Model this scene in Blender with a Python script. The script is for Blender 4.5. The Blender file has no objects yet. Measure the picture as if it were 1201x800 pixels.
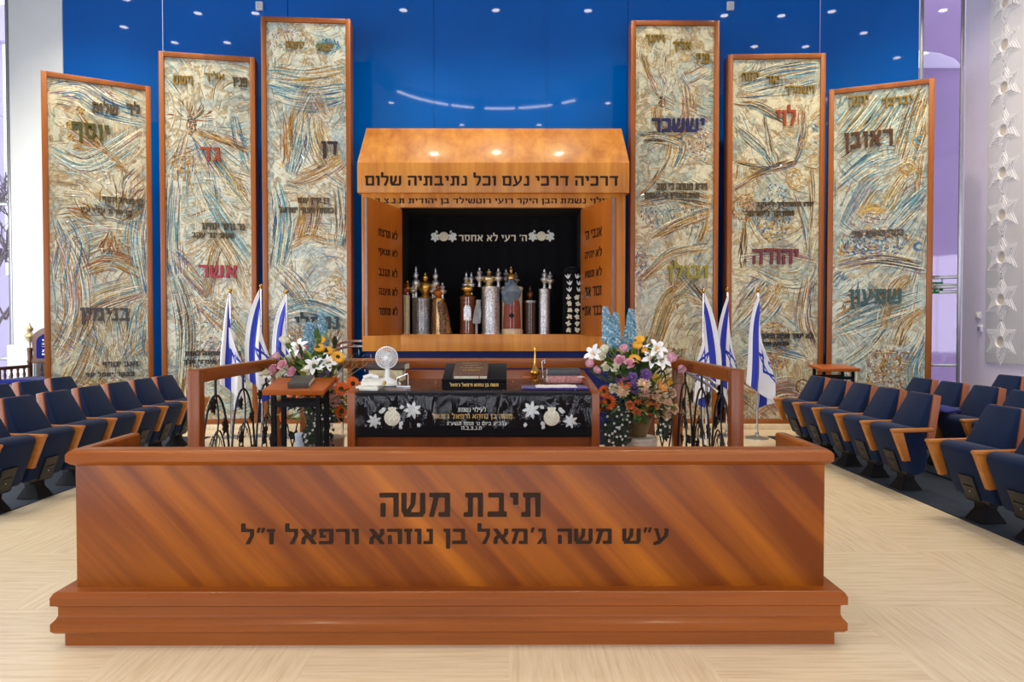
import bpy, bmesh, math, random
from mathutils import Vector, Matrix
random.seed(7)
PI = math.pi
sc = bpy.context.scene
COL = sc.collection
R = math.radians

# ---------------------------------------------------------------- camera, world, light, exposure
CAM = Vector((0.0, 0.0, 1.5))
FPX = 800.0
PITCH, YAW = R(1.217), R(0.25)
cd = bpy.data.cameras.new('camera'); cam = bpy.data.objects.new('camera', cd); COL.objects.link(cam)
cd.sensor_width = 36.0; cd.lens = FPX / 1201 * 36.0; cd.clip_start = .05; cd.clip_end = 200
cam.location = CAM; cam.rotation_euler = (PI/2 - PITCH, 0, -YAW)
sc.camera = cam
CROT = cam.rotation_euler.to_matrix()
def at(px, py, Y):
    """the point at depth Y seen at that pixel of the 1201x800 photograph"""
    d = CROT @ Vector(((px-600.5)/FPX, -(py-400)/FPX, -1.0))
    return CAM + d * (Y / d.y)

w = bpy.data.worlds.new('sky'); sc.world = w; w.use_nodes = True
bg = w.node_tree.nodes['Background']; bg.inputs[0].default_value = (.86, .93, 1.0, 1); bg.inputs[1].default_value = 3.6
sc.view_settings.view_transform = 'Standard'; sc.view_settings.look = 'None'
sc.view_settings.exposure = -0.66; sc.view_settings.gamma = 1.0; sc.view_settings.use_curve_mapping = False

CEIL = 7.5
def area(name, loc, rot, sx, sy, power, col):
    l = bpy.data.lights.new(name, 'AREA'); l.shape = 'RECTANGLE'; l.size = sx; l.size_y = sy; l.energy = power; l.color = col
    o = bpy.data.objects.new(name, l); COL.objects.link(o); o.location = loc; o.rotation_euler = rot
    return o
# area lamps: daylight in the left windows, fill added at the unseen rear windows
LWIN = [(-3.4, -1.0), (.2, 2.6), (3.8, 6.2), (7.2, 9.4)]
for i, (y0, y1) in enumerate(LWIN):
    area('window_daylight', (-8.36, (y0+y1)/2, 2.2), (0, -PI/2, 0), 3.4, y1-y0, 210, (.86, .93, 1.0))
for x0, x1 in ((-6.5, -2.5), (-1.8, 1.8), (2.5, 6.0)):
    area('window_daylight', ((x0+x1)/2, -4.92, 2.3), (PI/2, 0, 0), x1-x0, 3.4, 170, (.98, .97, 1.0))

# ---------------------------------------------------------------- material helpers
def S(r, g, b):
    f = lambda c: (c/255/12.92) if c/255 <= .04045 else ((c/255+.055)/1.055)**2.4
    return (f(r), f(g), f(b), 1.0)
class NT:
    def __init__(s, name):
        s.m = bpy.data.materials.new(name); s.m.use_nodes = True; s.t = s.m.node_tree; s.t.nodes.clear()
        s.out = s.n('ShaderNodeOutputMaterial')
    def n(s, typ, **kw):
        x = s.t.nodes.new(typ)
        for k, v in kw.items(): setattr(x, k, v)
        return x
    def l(s, a, b): s.t.links.new(a, b)
    def math(s, op, a, b=None, c=None):
        x = s.n('ShaderNodeMath', operation=op)
        for i, v in enumerate((a, b, c)):
            if v is None: continue
            if isinstance(v, (int, float)): x.inputs[i].default_value = v
            else: s.l(v, x.inputs[i])
        return x.outputs[0]
    def coords(s, scale=(1, 1, 1), rot=(0, 0, 0), loc=(0, 0, 0), kind='Object'):
        tc = s.n('ShaderNodeTexCoord'); mp = s.n('ShaderNodeMapping')
        mp.inputs['Scale'].default_value = scale; mp.inputs['Rotation'].default_value = rot; mp.inputs['Location'].default_value = loc
        s.l(tc.outputs[kind], mp.inputs[0]); return mp.outputs[0]
    def noise(s, vec, scale, detail=4, rough=.55, dist=0):
        x = s.n('ShaderNodeTexNoise'); x.inputs['Scale'].default_value = scale; x.inputs['Detail'].default_value = detail
        x.inputs['Roughness'].default_value = rough; x.inputs['Distortion'].default_value = dist
        if vec is not None: s.l(vec, x.inputs['Vector'])
        return x
    def ramp(s, fac, stops):
        x = s.n('ShaderNodeValToRGB'); e = x.color_ramp.elements
        while len(e) < len(stops): e.new(.5)
        for i, (p, c) in enumerate(stops): e[i].position = p; e[i].color = c
        s.l(fac, x.inputs[0]); return x.outputs[0]
    def mix(s, fac, a, b, blend='MIX'):
        x = s.n('ShaderNodeMix', data_type='RGBA', blend_type=blend)
        for sock, v in ((x.inputs[0], fac), (x.inputs[6], a), (x.inputs[7], b)):
            if isinstance(v, (int, float, tuple)): sock.default_value = v
            else: s.l(v, sock)
        return x.outputs[2]
    def bump(s, h, strength=.2, dist=.01):
        x = s.n('ShaderNodeBump'); x.inputs['Strength'].default_value = strength; x.inputs['Distance'].default_value = dist
        s.l(h, x.inputs['Height']); return x.outputs[0]
    def pbr(s, color, rough=.5, metal=0, normal=None, **kw):
        b = s.n('ShaderNodeBsdfPrincipled')
        for sock, v in ((b.inputs['Base Color'], color), (b.inputs['Roughness'], rough), (b.inputs['Metallic'], metal)):
            if isinstance(v, (int, float, tuple)): sock.default_value = v
            else: s.l(v, sock)
        if normal is not None: s.l(normal, b.inputs['Normal'])
        for k, v in kw.items(): b.inputs[k].default_value = v
        s.l(b.outputs[0], s.out.inputs[0]); return b
def plain(name, c, rough=.5, metal=0, var=.12, nscale=12, bump=0, **kw):
    t = NT(name); nz = t.noise(t.coords(), nscale, 3)
    d = tuple(x*(1-var) for x in c[:3])+(1,); h = tuple(min(1, x*(1+var)) for x in c[:3])+(1,)
    t.pbr(t.ramp(nz.outputs[0], [(.3, d), (.7, h)]), rough, metal, t.bump(nz.outputs[0], bump) if bump else None, **kw)
    return t.m
def wood(name, dark, light, grain='z', rough=.35, scale=1.0, rot=(0, 0, 0), coat=.1, lo=.3, hi=.72, spec=.4):
    t = NT(name)
    st = {'x': (.35, 7, 7), 'y': (7, .35, 7), 'z': (7, 7, .35)}[grain]
    v = t.coords((1, 1, 1), rot); mp = t.n('ShaderNodeMapping'); mp.inputs['Scale'].default_value = tuple(a*scale for a in st); t.l(v, mp.inputs[0]); v = mp.outputs[0]
    a = t.noise(v, 1.0, 5, .55, .35); fine = t.noise(v, 9.0, 3, .6)
    c = t.ramp(a.outputs[0], [(lo, dark), (hi, light)])
    c = t.mix(t.math('MULTIPLY', fine.outputs[0], .45), c, tuple(x*.55 for x in dark[:3])+(1,))
    t.pbr(c, rough, 0, t.bump(fine.outputs[0], .04, .003), **{'Coat Weight': coat, 'Coat Roughness': .12, 'Specular IOR Level': spec})
    return t.m

# ---------------------------------------------------------------- mesh helpers
class MB:
    def __init__(s): s.v = []; s.f = []; s.m = []
    def add(s, vs, fs, mi=0, M=None):
        o = len(s.v)
        for p in vs:
            p = Vector(p); s.v.append(tuple(M @ p) if M is not None else tuple(p))
        for f in fs: s.f.append(tuple(i+o for i in f)); s.m.append(mi)
        return s
    def box(s, x0, x1, y0, y1, z0, z1, mi=0, M=None):
        vs = [(x, y, z) for z in (z0, z1) for y in (y0, y1) for x in (x0, x1)]
        return s.add(vs, [(0, 2, 3, 1), (4, 5, 7, 6), (0, 1, 5, 4), (2, 6, 7, 3), (0, 4, 6, 2), (1, 3, 7, 5)], mi, M)
    def prism(s, poly, a0, a1, axis='y', mi=0, M=None):
        """polygon (p, q) swept along axis: y -> (p, a, q); x -> (a, p, q); z -> (p, q, a)"""
        put = {'y': lambda p, a: (p[0], a, p[1]), 'x': lambda p, a: (a, p[0], p[1]), 'z': lambda p, a: (p[0], p[1], a)}[axis]
        n = len(poly); vs = [put(p, a0) for p in poly] + [put(p, a1) for p in poly]
        fs = [tuple(range(n)), tuple(range(2*n-1, n-1, -1))] + [(i, i+n, (i+1) % n+n, (i+1) % n) for i in range(n)]
        return s.add(vs, fs, mi, M)
    def loft(s, rings, mi=0, M=None, cap=True, closed=True):
        n = len(rings[0]); vs = [p for r in rings for p in r]; fs = []
        for k in range(len(rings)-1):
            for i in range(n if closed else n-1):
                j = (i+1) % n; fs.append((k*n+i, k*n+j, (k+1)*n+j, (k+1)*n+i))
        if cap and closed: fs += [tuple(range(n-1, -1, -1)), tuple(range((len(rings)-1)*n, len(rings)*n))]
        return s.add(vs, fs, mi, M)
    def tube(s, pts, r, n=8, mi=0, M=None, flat=1.0):
        pts = [Vector(p) for p in pts]; k = len(pts); rr = r if isinstance(r, (list, tuple)) else [r]*k
        rings = []; up = None
        for i in range(k):
            t = (pts[min(i+1, k-1)] - pts[max(i-1, 0)])
            t = t.normalized() if t.length > 1e-9 else Vector((0, 0, 1))
            if up is None:
                up = Vector((0, 0, 1)) if abs(t.z) < .9 else Vector((0, 1, 0))
            a = t.cross(up)
            a = a.normalized() if a.length > 1e-6 else Vector((1, 0, 0))
            b = a.cross(t).normalized(); up = b
            rings.append([pts[i] + rr[i]*(math.cos(q)*a + flat*math.sin(q)*b) for q in (2*PI*j/n for j in range(n))])
        return s.loft(rings, mi, M)
    def lathe(s, prof, n=20, at=(0, 0, 0), mi=0, M=None, sx=1, sy=1):
        at = Vector(at)
        rings = [[at + Vector((max(r, 1e-4)*math.cos(2*PI*j/n)*sx, max(r, 1e-4)*math.sin(2*PI*j/n)*sy, z)) for j in range(n)] for r, z in prof]
        return s.loft(rings, mi, M)
    def ball(s, c, r, n=12, mi=0, M=None, sq=(1, 1, 1)):
        k = max(6, n//2+2); c = Vector(c)
        rings = [[c + Vector((r*sq[0]*math.sin(PI*i/k+1e-3)*math.cos(2*PI*j/n), r*sq[1]*math.sin(PI*i/k+1e-3)*math.sin(2*PI*j/n), -r*sq[2]*math.cos(PI*i/k))) for j in range(n)] for i in range(k+1)]
        return s.loft(rings, mi, M)
    def build(s, name, mats, parent=None, bevel=0, seg=2, smooth=45, loc=None):
        me = bpy.data.meshes.new(name); me.from_pydata(s.v, [], s.f)
        for m in (mats if isinstance(mats, (list, tuple)) else [mats]): me.materials.append(m)
        me.polygons.foreach_set('material_index', s.m)
        bm = bmesh.new(); bm.from_mesh(me); bmesh.ops.recalc_face_normals(bm, faces=bm.faces)
        if bevel:
            es = [e for e in bm.edges if len(e.link_faces) == 2 and e.calc_face_angle(0) > R(25)]
            bmesh.ops.bevel(bm, geom=es, offset=bevel, segments=seg, profile=.5, affect='EDGES', clamp_overlap=True)
        bm.to_mesh(me); bm.free()
        me.polygons.foreach_set('use_smooth', [True]*len(me.polygons)); me.set_sharp_from_angle(angle=R(smooth))
        o = bpy.data.objects.new(name, me); COL.objects.link(o)
        if parent is not None: o.parent = parent
        if loc is not None: o.location = loc
        return o
def tag(o, label, cat, group=None, kind=None):
    o['label'] = label; o['category'] = cat
    if group: o['group'] = group
    if kind: o['kind'] = kind
    return o
def thing(name, label, cat, loc=(0, 0, 0), rz=0, group=None):
    o = bpy.data.objects.new(name, None); COL.objects.link(o); o.empty_display_size = .1
    o.location = loc; o.rotation_euler = (0, 0, rz); return tag(o, label, cat, group)
def struct(o): o['kind'] = 'structure'; return o
def kids(o): return [c for c in bpy.data.objects if c.parent == o]
def copy_tree(o, parent=None):
    c = o.copy(); COL.objects.link(c)
    if parent is not None: c.parent = parent
    for ch in kids(o): copy_tree(ch, c)
    return c
# ---------------------------------------------------------------- block Hebrew letters drawn as strokes
def _r(x0, y0, x1, y1): return [(x0, y0), (x1, y0), (x1, y1), (x0, y1)]
GL = {
 'א': (.86, [[(0, 1), (.25, 1), (.86, 0), (.61, 0)], [(.6, 1), (.82, 1), (.82, .66), (.6, .34), (.48, .5), (.6, .68)], [(.03, 0), (.25, 0), (.27, .3), (.42, .5), (.3, .68), (.06, .4)]]),
 'ב': (.8, [_r(.03, .8, .68, 1), _r(.47, .1, .68, 1), _r(0, 0, .8, .21)]),
 'ג': (.56, [_r(.08, .8, .5, 1), _r(.29, .3, .5, 1), [(.29, .4), (.5, .4), (.56, 0), (.37, 0)], [(0, 0), (.2, 0), (.42, .36), (.29, .46)]]),
 'ד': (.76, [_r(0, .8, .76, 1), _r(.47, 0, .68, 1)]),
 'ה': (.78, [_r(0, .8, .78, 1), _r(.57, 0, .78, 1), _r(.04, 0, .24, .58)]),
 'ו': (.34, [_r(0, .8, .34, 1), _r(.13, 0, .34, 1)]),
 'ז': (.44, [_r(0, .8, .44, 1), _r(.13, 0, .34, .9)]),
 'ח': (.8, [_r(0, .8, .8, 1), _r(.04, 0, .25, 1), _r(.58, 0, .79, 1)]),
 'ט': (.82, [_r(.02, 0, .22, 1), _r(.02, 0, .8, .2), _r(.6, 0, .8, .95), _r(.4, .8, .76, 1)]),
 'י': (.34, [_r(0, .8, .34, 1), _r(.13, .5, .34, 1)]),
 'כ': (.72, [_r(0, .8, .66, 1), _r(.5, .06, .71, .94), _r(0, 0, .66, .21)]),
 'ך': (.72, [_r(0, .8, .72, 1), _r(.48, -.3, .69, 1)]),
 'ל': (.68, [_r(0, .8, .2, 1.36), _r(0, .8, .66, 1), _r(.46, .5, .66, 1), [(.46, .56), (.66, .56), (.44, 0), (.21, 0)]]),
 'מ': (.9, [[(0, 0), (.21, 0), (.42, .84), (.36, 1), (.02, 1), (.02, .82), (.2, .8)], _r(.34, .8, .84, 1), _r(.66, 0, .87, .96), _r(.4, 0, .87, .2)]),
 'ם': (.82, [_r(0, .8, .8, 1), _r(.05, 0, .81, .2), _r(.05, 0, .26, 1), _r(.6, 0, .81, 1)]),
 'נ': (.52, [_r(.14, .8, .5, 1), _r(.29, 0, .5, 1), _r(0, 0, .5, .2)]),
 'ן': (.34, [_r(0, .8, .34, 1), _r(.13, -.3, .34, 1)]),
 'ס': (.84, [_r(0, .8, .82, 1), _r(.06, .3, .27, 1), _r(.6, .28, .81, .96), [(.06, .32), (.27, .32), (.34, .2), (.24, 0)], [(.24, 0), (.62, 0), (.56, .2), (.33, .2)], [(.6, .32), (.81, .32), (.62, 0), (.52, .2)]]),
 'ע': (.82, [[(.56, 1), (.8, 1), (.8, .9), (.76, .5), (.56, .5), (.6, .86)], [(.76, .52), (.54, .5), (.3, .2), (.0, .1), (0, -.1), (.36, .0)], [(0, 1), (.25, 1), (.25, .88), (.4, .3), (.24, .2), (.08, .82)]]),
 'פ': (.78, [_r(0, .8, .7, 1), _r(.54, .06, .75, .94), _r(0, 0, .7, .2), _r(.02, .42, .2, 1), _r(.02, .42, .38, .58)]),
 'ף': (.78, [_r(0, .8, .76, 1), _r(.54, -.3, .75, 1), _r(.02, .42, .2, 1), _r(.02, .42, .38, .58)]),
 'צ': (.78, [[(0, 1), (.24, 1), (.74, .2), (.74, .0), (.6, .05)], _r(0, 0, .74, .2), [(.5, 1), (.74, 1), (.74, .78), (.5, .42), (.37, .58), (.52, .8)]]),
 'ץ': (.74, [_r(.25, -.3, .46, .6), [(0, 1), (.23, 1), (.46, .5), (.25, .4)], [(.5, 1), (.74, 1), (.74, .8), (.44, .36), (.36, .56), (.52, .82)]]),
 'ק': (.78, [_r(0, .8, .76, 1), _r(.55, .42, .76, 1), [(.55, .46), (.76, .46), (.56, 0), (.36, 0)], _r(.06, -.3, .26, .58)]),
 'ר': (.72, [_r(0, .8, .66, 1), _r(.5, 0, .71, .95)]),
 'ש': (1.0, [_r(0, .2, .21, 1), _r(.77, .12, .98, 1), _r(.08, 0, .9, .2), [(.0, .3), (.21, .3), (.24, .0), (.1, 0)], [(.39, 1), (.6, 1), (.56, .5), (.3, .1), (.12, .12), (.37, .55)]]),
 'ת': (.86, [_r(.06, .8, .8, 1), _r(.59, 0, .8, .96), _r(.17, 0, .37, 1), _r(0, 0, .37, .2)]),
 '׳': (.2, [[(.06, 1.08), (.24, 1.08), (.14, .74), (.0, .74)]]), '״': (.42, [[(.06, 1.08), (.22, 1.08), (.12, .74), (.0, .74)], [(.3, 1.08), (.46, 1.08), (.36, .74), (.24, .74)]]), '.': (.16, [_r(0, 0, .16, .17)])}
def _inside(p, poly):
    c = False; x, y = p; j = len(poly)-1
    for i in range(len(poly)):
        xi, yi = poly[i]; xj, yj = poly[j]
        if (yi > y) != (yj > y) and x < (xj-xi)*(y-yi)/(yj-yi)+xi: c = not c
        j = i
    return c
GCACHE = {}
def glyph(ch, N=22):
    """marching squares over the union of a letter's strokes -> flat mesh (2d points, faces, outline edges)"""
    if ch in GCACHE: return GCACHE[ch]
    wd, polys = GL[ch]; s = 1/N; x0, y0 = -2*s+.001, -.3-2*s+.0013; nx = int((wd+.1)/s)+5; ny = int(1.7/s)+5
    F = [[0]*nx for _ in range(ny)]; off = (-.34*s, 0, .34*s)
    for j in range(ny):
        for i in range(nx):
            F[j][i] = sum(any(_inside((x0+i*s+a, y0+j*s+b), p) for p in polys) for a in off for b in off)/9-.5
    V = {}; vs = []; fs = []
    def key(k, p):
        if k not in V: V[k] = len(vs); vs.append(p)
        return V[k]
    for j in range(ny-1):
        for i in range(nx-1):
            cs = [(i, j), (i+1, j), (i+1, j+1), (i, j+1)]; vals = [F[b][a] for a, b in cs]
            if max(vals) <= 0: continue
            poly = []
            for q in range(4):
                (a, b), (c, d) = cs[q], cs[(q+1) % 4]; f0, f1 = vals[q], vals[(q+1) % 4]
                if f0 > 0: poly.append(key(('n', a, b), (x0+a*s, y0+b*s)))
                if (f0 > 0) != (f1 > 0):
                    t = f0/(f0-f1); e = tuple(sorted(((a, b), (c, d)))); poly.append(key(e, (x0+(a+(c-a)*t)*s, y0+(b+(d-b)*t)*s)))
            if len(poly) >= 3: fs.append(poly)
    bm = bmesh.new(); bv = [bm.verts.new((x, y, 0)) for x, y in vs]
    for f in fs:
        try: bm.faces.new([bv[i] for i in f])
        except ValueError: pass
    bmesh.ops.dissolve_limit(bm, angle_limit=.02, verts=bm.verts[:], edges=bm.edges[:])
    bm.verts.index_update()
    out = (wd, [(v.co.x, v.co.y) for v in bm.verts], [[v.index for v in f.verts] for f in bm.faces], [(l.vert.index, l.link_loop_next.vert.index) for e in bm.edges if len(e.link_faces) == 1 for l in e.link_loops])
    bm.free(); GCACHE[ch] = out; return out
def lettering(name, s, mat, parent, width, height, depth=.012, M=None, off=0, res=3, y0=0.0):
    """right-to-left lettering as one mesh standing in the local x-z plane, centred, raised towards -y"""
    x = 0; items = []
    for ch in s:
        if ch == ' ': x -= .42; continue
        wd, v, f, e = glyph(ch); x -= wd; items.append((x, v, f, e)); x -= .13
    P = [(a+px, py) for a, v, f, e in items for px, py in v]
    xa, xb = min(p[0] for p in P), max(p[0] for p in P); ya, yb = min(p[1] for p in P), max(p[1] for p in P)
    kx, kz = width/(xb-xa), height/(yb-ya); vs = []; fs = []
    for a, v, f, e in items:
        o = len(vs); n = len(v)
        for y in (-depth, 0): vs += [((a+px-(xa+xb)/2)*kx, y+y0, (py-(ya+yb)/2)*kz) for px, py in v]
        fs += [tuple(o+i for i in q) for q in f]; fs += [(o+j, o+i, o+n+i, o+n+j) for i, j in e]
    if M is not None: vs = [tuple(M @ Vector(p)) for p in vs]
    me = bpy.data.meshes.new(name); me.from_pydata(vs, [], fs); me.materials.append(mat)
    q = bpy.data.objects.new(name, me); COL.objects.link(q); q.parent = parent
    return q
def T(x, y, z): return Matrix.Translation((x, y, z))
def RX(a): return Matrix.Rotation(a, 4, 'X')
def RY(a): return Matrix.Rotation(a, 4, 'Y')
def RZ(a): return Matrix.Rotation(a, 4, 'Z')
def bez(p0, p1, p2, p3, n=12):
    p0, p1, p2, p3 = map(Vector, (p0, p1, p2, p3)); out = []
    for i in range(n+1):
        t = i/n; out.append(p0*(1-t)**3 + p1*3*t*(1-t)**2 + p2*3*t*t*(1-t) + p3*t**3)
    return out

# ---------------------------------------------------------------- materials
W_BIMAH = wood('cherry_veneer_diagonal', S(116, 53, 2), S(182, 102, 12), 'z', .42, .85, (0, R(43), 0), 0, .42, .74, .3)
W_TRIM = wood('cherry_trim', S(128, 62, 6), S(172, 92, 14), 'x', .33, .8)
W_TRIMY = wood('cherry_trim_deep', S(128, 62, 6), S(172, 92, 14), 'y', .33, .8)
W_POST = wood('cherry_post', S(116, 54, 8), S(160, 82, 18), 'z', .35, .8)
W_ARK = wood('ark_veneer', S(182, 106, 28), S(232, 160, 66), 'z', .42, .75)
W_DOOR = wood('ark_door_veneer', S(158, 80, 18), S(192, 108, 30), 'z', .35, .55)
W_FRAME = wood('panel_frame_wood', S(136, 72, 18), S(172, 98, 30), 'z', .42, .8)
W_SEAT = wood('seat_wood', S(164, 96, 34), S(204, 134, 60), 'x', .36, 1.0)
W_SHELL = wood('seat_shell_wood', S(150, 84, 50), S(184, 112, 74), 'z', .42, .8)
W_LECT = wood('lectern_wood', S(160, 76, 18), S(192, 102, 32), 'x', .35, 1.0)
W_DARK = wood('carved_dark_wood', S(84, 48, 28), S(118, 72, 44), 'z', .4, 1.2)
W_TOP = wood('table_top_wood', S(92, 58, 34), S(130, 88, 56), 'x', .22, .8)
INLAY = plain('dark_wood_inlay', S(40, 23, 10), .6, 0, .12, 12, 0, **{'Specular IOR Level': .2})
BLACKM = plain('black_metal', S(16, 16, 18), .7, .0, **{'Specular IOR Level': .2})
IRON = plain('wrought_iron', S(44, 42, 42), .48, .6, .25, 30)
BLACKP = plain('black_plastic', S(24, 24, 25), .5)
CHROME = plain('chrome', S(205, 206, 208), .18, 1.0, .04)
STEEL = plain('brushed_aluminium', S(170, 170, 172), .35, .9, .06)
BRASS = plain('brass', S(196, 152, 70), .25, 1.0, .08)
GOLD = plain('gilded_metal', S(206, 160, 80), .28, 1.0, .12, 40)
WHITE = plain('white_plastic', S(232, 233, 232), .38, 0, .03)
WHITEW = plain('white_wall_paint', S(233, 237, 236), .7, 0, .02, 3)
NAVY = plain('blue_plinth_laminate', S(8, 26, 92), .6, 0, .1, 4, **{'Specular IOR Level': .25})
def velvet(name, c, sheen=.25, nscale=60):
    t = NT(name); nz = t.noise(t.coords(), nscale, 4); big = t.noise(t.coords(), 5, 2)
    col = t.mix(big.outputs[0], tuple(x*.75 for x in c[:3])+(1,), tuple(min(1, x*1.2) for x in c[:3])+(1,))
    t.pbr(col, .92, 0, t.bump(nz.outputs[0], .15, .002), **{'Sheen Weight': sheen, 'Sheen Roughness': .4, 'Specular IOR Level': .2}); return t.m
SEATBLUE = velvet('navy_seat_fabric', S(16, 34, 66), .1)
CARPET = velvet('slate_blue_carpet', S(34, 44, 58), .03, 180)
VBLACK = velvet('black_velvet', S(13, 13, 17), .06)
VBLUE = velvet('royal_blue_velvet', S(18, 28, 104), .15)
THREAD = plain('cream_embroidery_thread', S(222, 214, 186), .55, 0, .15, 80)
SILVERTHREAD = plain('silver_embroidery_thread', S(206, 208, 200), .45, .2, .15, 80)
GOLDTHREAD = plain('gold_embroidery_thread', S(196, 160, 88), .4, .4, .15, 80)
PAPER = plain('paper_pages', S(222, 212, 186), .8, 0, .08, 60)
def emit(name, c, k):
    t = NT(name); e = t.n('ShaderNodeEmission'); e.inputs[0].default_value = c; e.inputs[1].default_value = k
    t.l(e.outputs[0], t.out.inputs[0]); return t.m
LAMP = emit('lamp_glow', (1, .98, .95, 1), 24)
COVE = emit('cove_strip_glow', (1, .97, .92, 1), 14)
def glossblue():
    t = NT('blue_lacquered_glass'); nz = t.noise(t.coords(), .5, 2)
    c = t.ramp(nz.outputs[0], [(.3, S(0, 90, 180)), (.7, S(0, 98, 192))])
    t.pbr(c, .03, 0, None, **{'IOR': 1.5, 'Specular IOR Level': .5}); return t.m
BLUEGLASS = glossblue()
def clear(name, tint, k=.1, rough=.03, fres=.7, crinkle=0):
    """thin clear sheet: mostly see-through, glossy by fresnel"""
    t = NT(name); tr = t.n('ShaderNodeBsdfTransparent'); tr.inputs[0].default_value = tint
    gl = t.n('ShaderNodeBsdfGlossy'); gl.inputs['Roughness'].default_value = rough
    if crinkle:
        nz = t.noise(t.coords((9, 9, 2.5)), 1.6, 3, .5, .6); t.l(t.bump(nz.outputs[0], .9, crinkle), gl.inputs['Normal'])
    lw = t.n('ShaderNodeLayerWeight'); lw.inputs[0].default_value = .25
    f = t.math('ADD', t.math('MULTIPLY', lw.outputs['Fresnel'], fres), k)
    mx = t.n('ShaderNodeMixShader'); t.l(f, mx.inputs[0]); t.l(tr.outputs[0], mx.inputs[1]); t.l(gl.outputs[0], mx.inputs[2])
    t.l(mx.outputs[0], t.out.inputs[0]); return t.m
PLASTIC = clear('clear_plastic_sheet', (.96, .97, .98, 1), .02, .03, .45, .05)
GLASS = clear('window_glass', (.93, .92, .97, 1), .03)
LILAC = clear('lilac_tinted_glass', (.84, .78, .92, 1), .04)

def floor_mat():
    t = NT('cream_travertine_parquet')
    tc = t.n('ShaderNodeTexCoord'); sp = t.n('ShaderNodeSeparateXYZ'); t.l(tc.outputs['Object'], sp.inputs[0])
    k = 1/.9
    fx = t.math('FLOOR', t.math('MULTIPLY', sp.outputs[0], k)); fy = t.math('FLOOR', t.math('MULTIPLY', sp.outputs[1], k))
    ck = t.math('PINGPONG', t.math('ADD', fx, fy), 1.0)
    a = t.noise(t.coords((1.6, 26, 1)), 1.6, 5, .6, .3); b = t.noise(t.coords((26, 1.6, 1)), 1.6, 5, .6, .3)
    s = t.mix(ck, a.outputs[0], b.outputs[0])
    cell = t.n('ShaderNodeTexWhiteNoise', noise_dimensions='2D'); cb = t.n('ShaderNodeCombineXYZ'); t.l(fx, cb.inputs[0]); t.l(fy, cb.inputs[1]); t.l(cb.outputs[0], cell.inputs['Vector'])
    c = t.ramp(s, [(.3, S(206, 186, 152)), (.5, S(220, 203, 172)), (.7, S(228, 213, 184))])
    c = t.mix(t.math('MULTIPLY', cell.outputs[0], .12), c, S(204, 182, 146))
    t.pbr(c, .24, 0, t.bump(s, .03, .002), **{'Specular IOR Level': .45}); return t.m
FLOOR = floor_mat()
# ---------------------------------------------------------------- the room
XC = -.25                                     # the axis of the room
YB = 11.0
struct(MB().box(-8.6, 7.4, -5.2, 11.6, -.2, 0).build('floor', FLOOR))
CEILM = plain('ceiling_paint', S(150, 160, 178), .8, 0, .03, 2)
def ceiling():
    b = MB(); cx, cy, r = XC, 5.75, 3.1; n = 64
    ring = [(cx+r*math.cos(2*PI*i/n), cy+r*.92*math.sin(2*PI*i/n)) for i in range(n)]
    x0, x1, y0, y1 = -8.6, 7.4, -5.2, 11.6
    def edge(a):
        c, s_ = math.cos(a), math.sin(a); k = []
        if c > 1e-9: k.append((x1-cx)/c)
        if c < -1e-9: k.append((x0-cx)/c)
        if s_ > 1e-9: k.append((y1-cy)/s_)
        if s_ < -1e-9: k.append((y0-cy)/s_)
        k = min(k); return (cx+c*k, cy+s_*k)
    angs = [2*PI*i/n for i in range(n)]
    out = [edge(a) for a in angs]
    for cxn, cyn in ((x0, y0), (x1, y0), (x0, y1), (x1, y1)):     # snap the nearest ray to each corner
        i = min(range(n), key=lambda q: (out[q][0]-cxn)**2+(out[q][1]-cyn)**2); out[i] = (cxn, cyn)
    vs = [(p[0], p[1], CEIL) for p in out] + [(p[0], p[1], CEIL) for p in ring] + [(p[0], p[1], CEIL+.3) for p in ring] + [(cx, cy, CEIL+.45)]
    fs = []
    for i in range(n):
        j = (i+1) % n
        fs += [(i, j, n+j, n+i), (n+i, n+j, 2*n+j, 2*n+i), (2*n+i, 2*n+j, 3*n)]
    b.add(vs, fs); o = b.build('ceiling', CEILM, smooth=30); struct(o)
    return cx, cy, r
DCX, DCY, DR = ceiling()
# the lit cove: short strips round the rim of the dome
cove = thing('cove_light', 'ring of light strips round the ceiling dome mirrored in the blue wall', 'light', (DCX, DCY, CEIL))
for a0, a1 in ((-150, -118), (-116, -104), (-98, -82), (-80, -62), (-56, -48)):
    b = MB(); pts = [(DR*.97*math.cos(R(a0+(a1-a0)*i/8)), DR*.92*.97*math.sin(R(a0+(a1-a0)*i/8)), .035) for i in range(9)]
    b.tube(pts, .028, 6); b.build('light_strip', COVE, cove)

def wallbox(name, p, q, z0, z1, mat, thick=.2, smooth=30):
    p, q = Vector((p[0], p[1], 0)), Vector((q[0], q[1], 0)); d = (q-p).normalized(); nrm = Vector((-d.y, d.x, 0))*thick
    b = MB(); b.add([p+Vector((0, 0, z0)), q+Vector((0, 0, z0)), q+nrm+Vector((0, 0, z0)), p+nrm+Vector((0, 0, z0)), p+Vector((0, 0, z1)), q+Vector((0, 0, z1)), q+nrm+Vector((0, 0, z1)), p+nrm+Vector((0, 0, z1))],
        [(0, 1, 2, 3), (4, 7, 6, 5), (0, 4, 5, 1), (1, 5, 6, 2), (2, 6, 7, 3), (3, 7, 4, 0)])
    return struct(b.build(name, mat))
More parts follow.
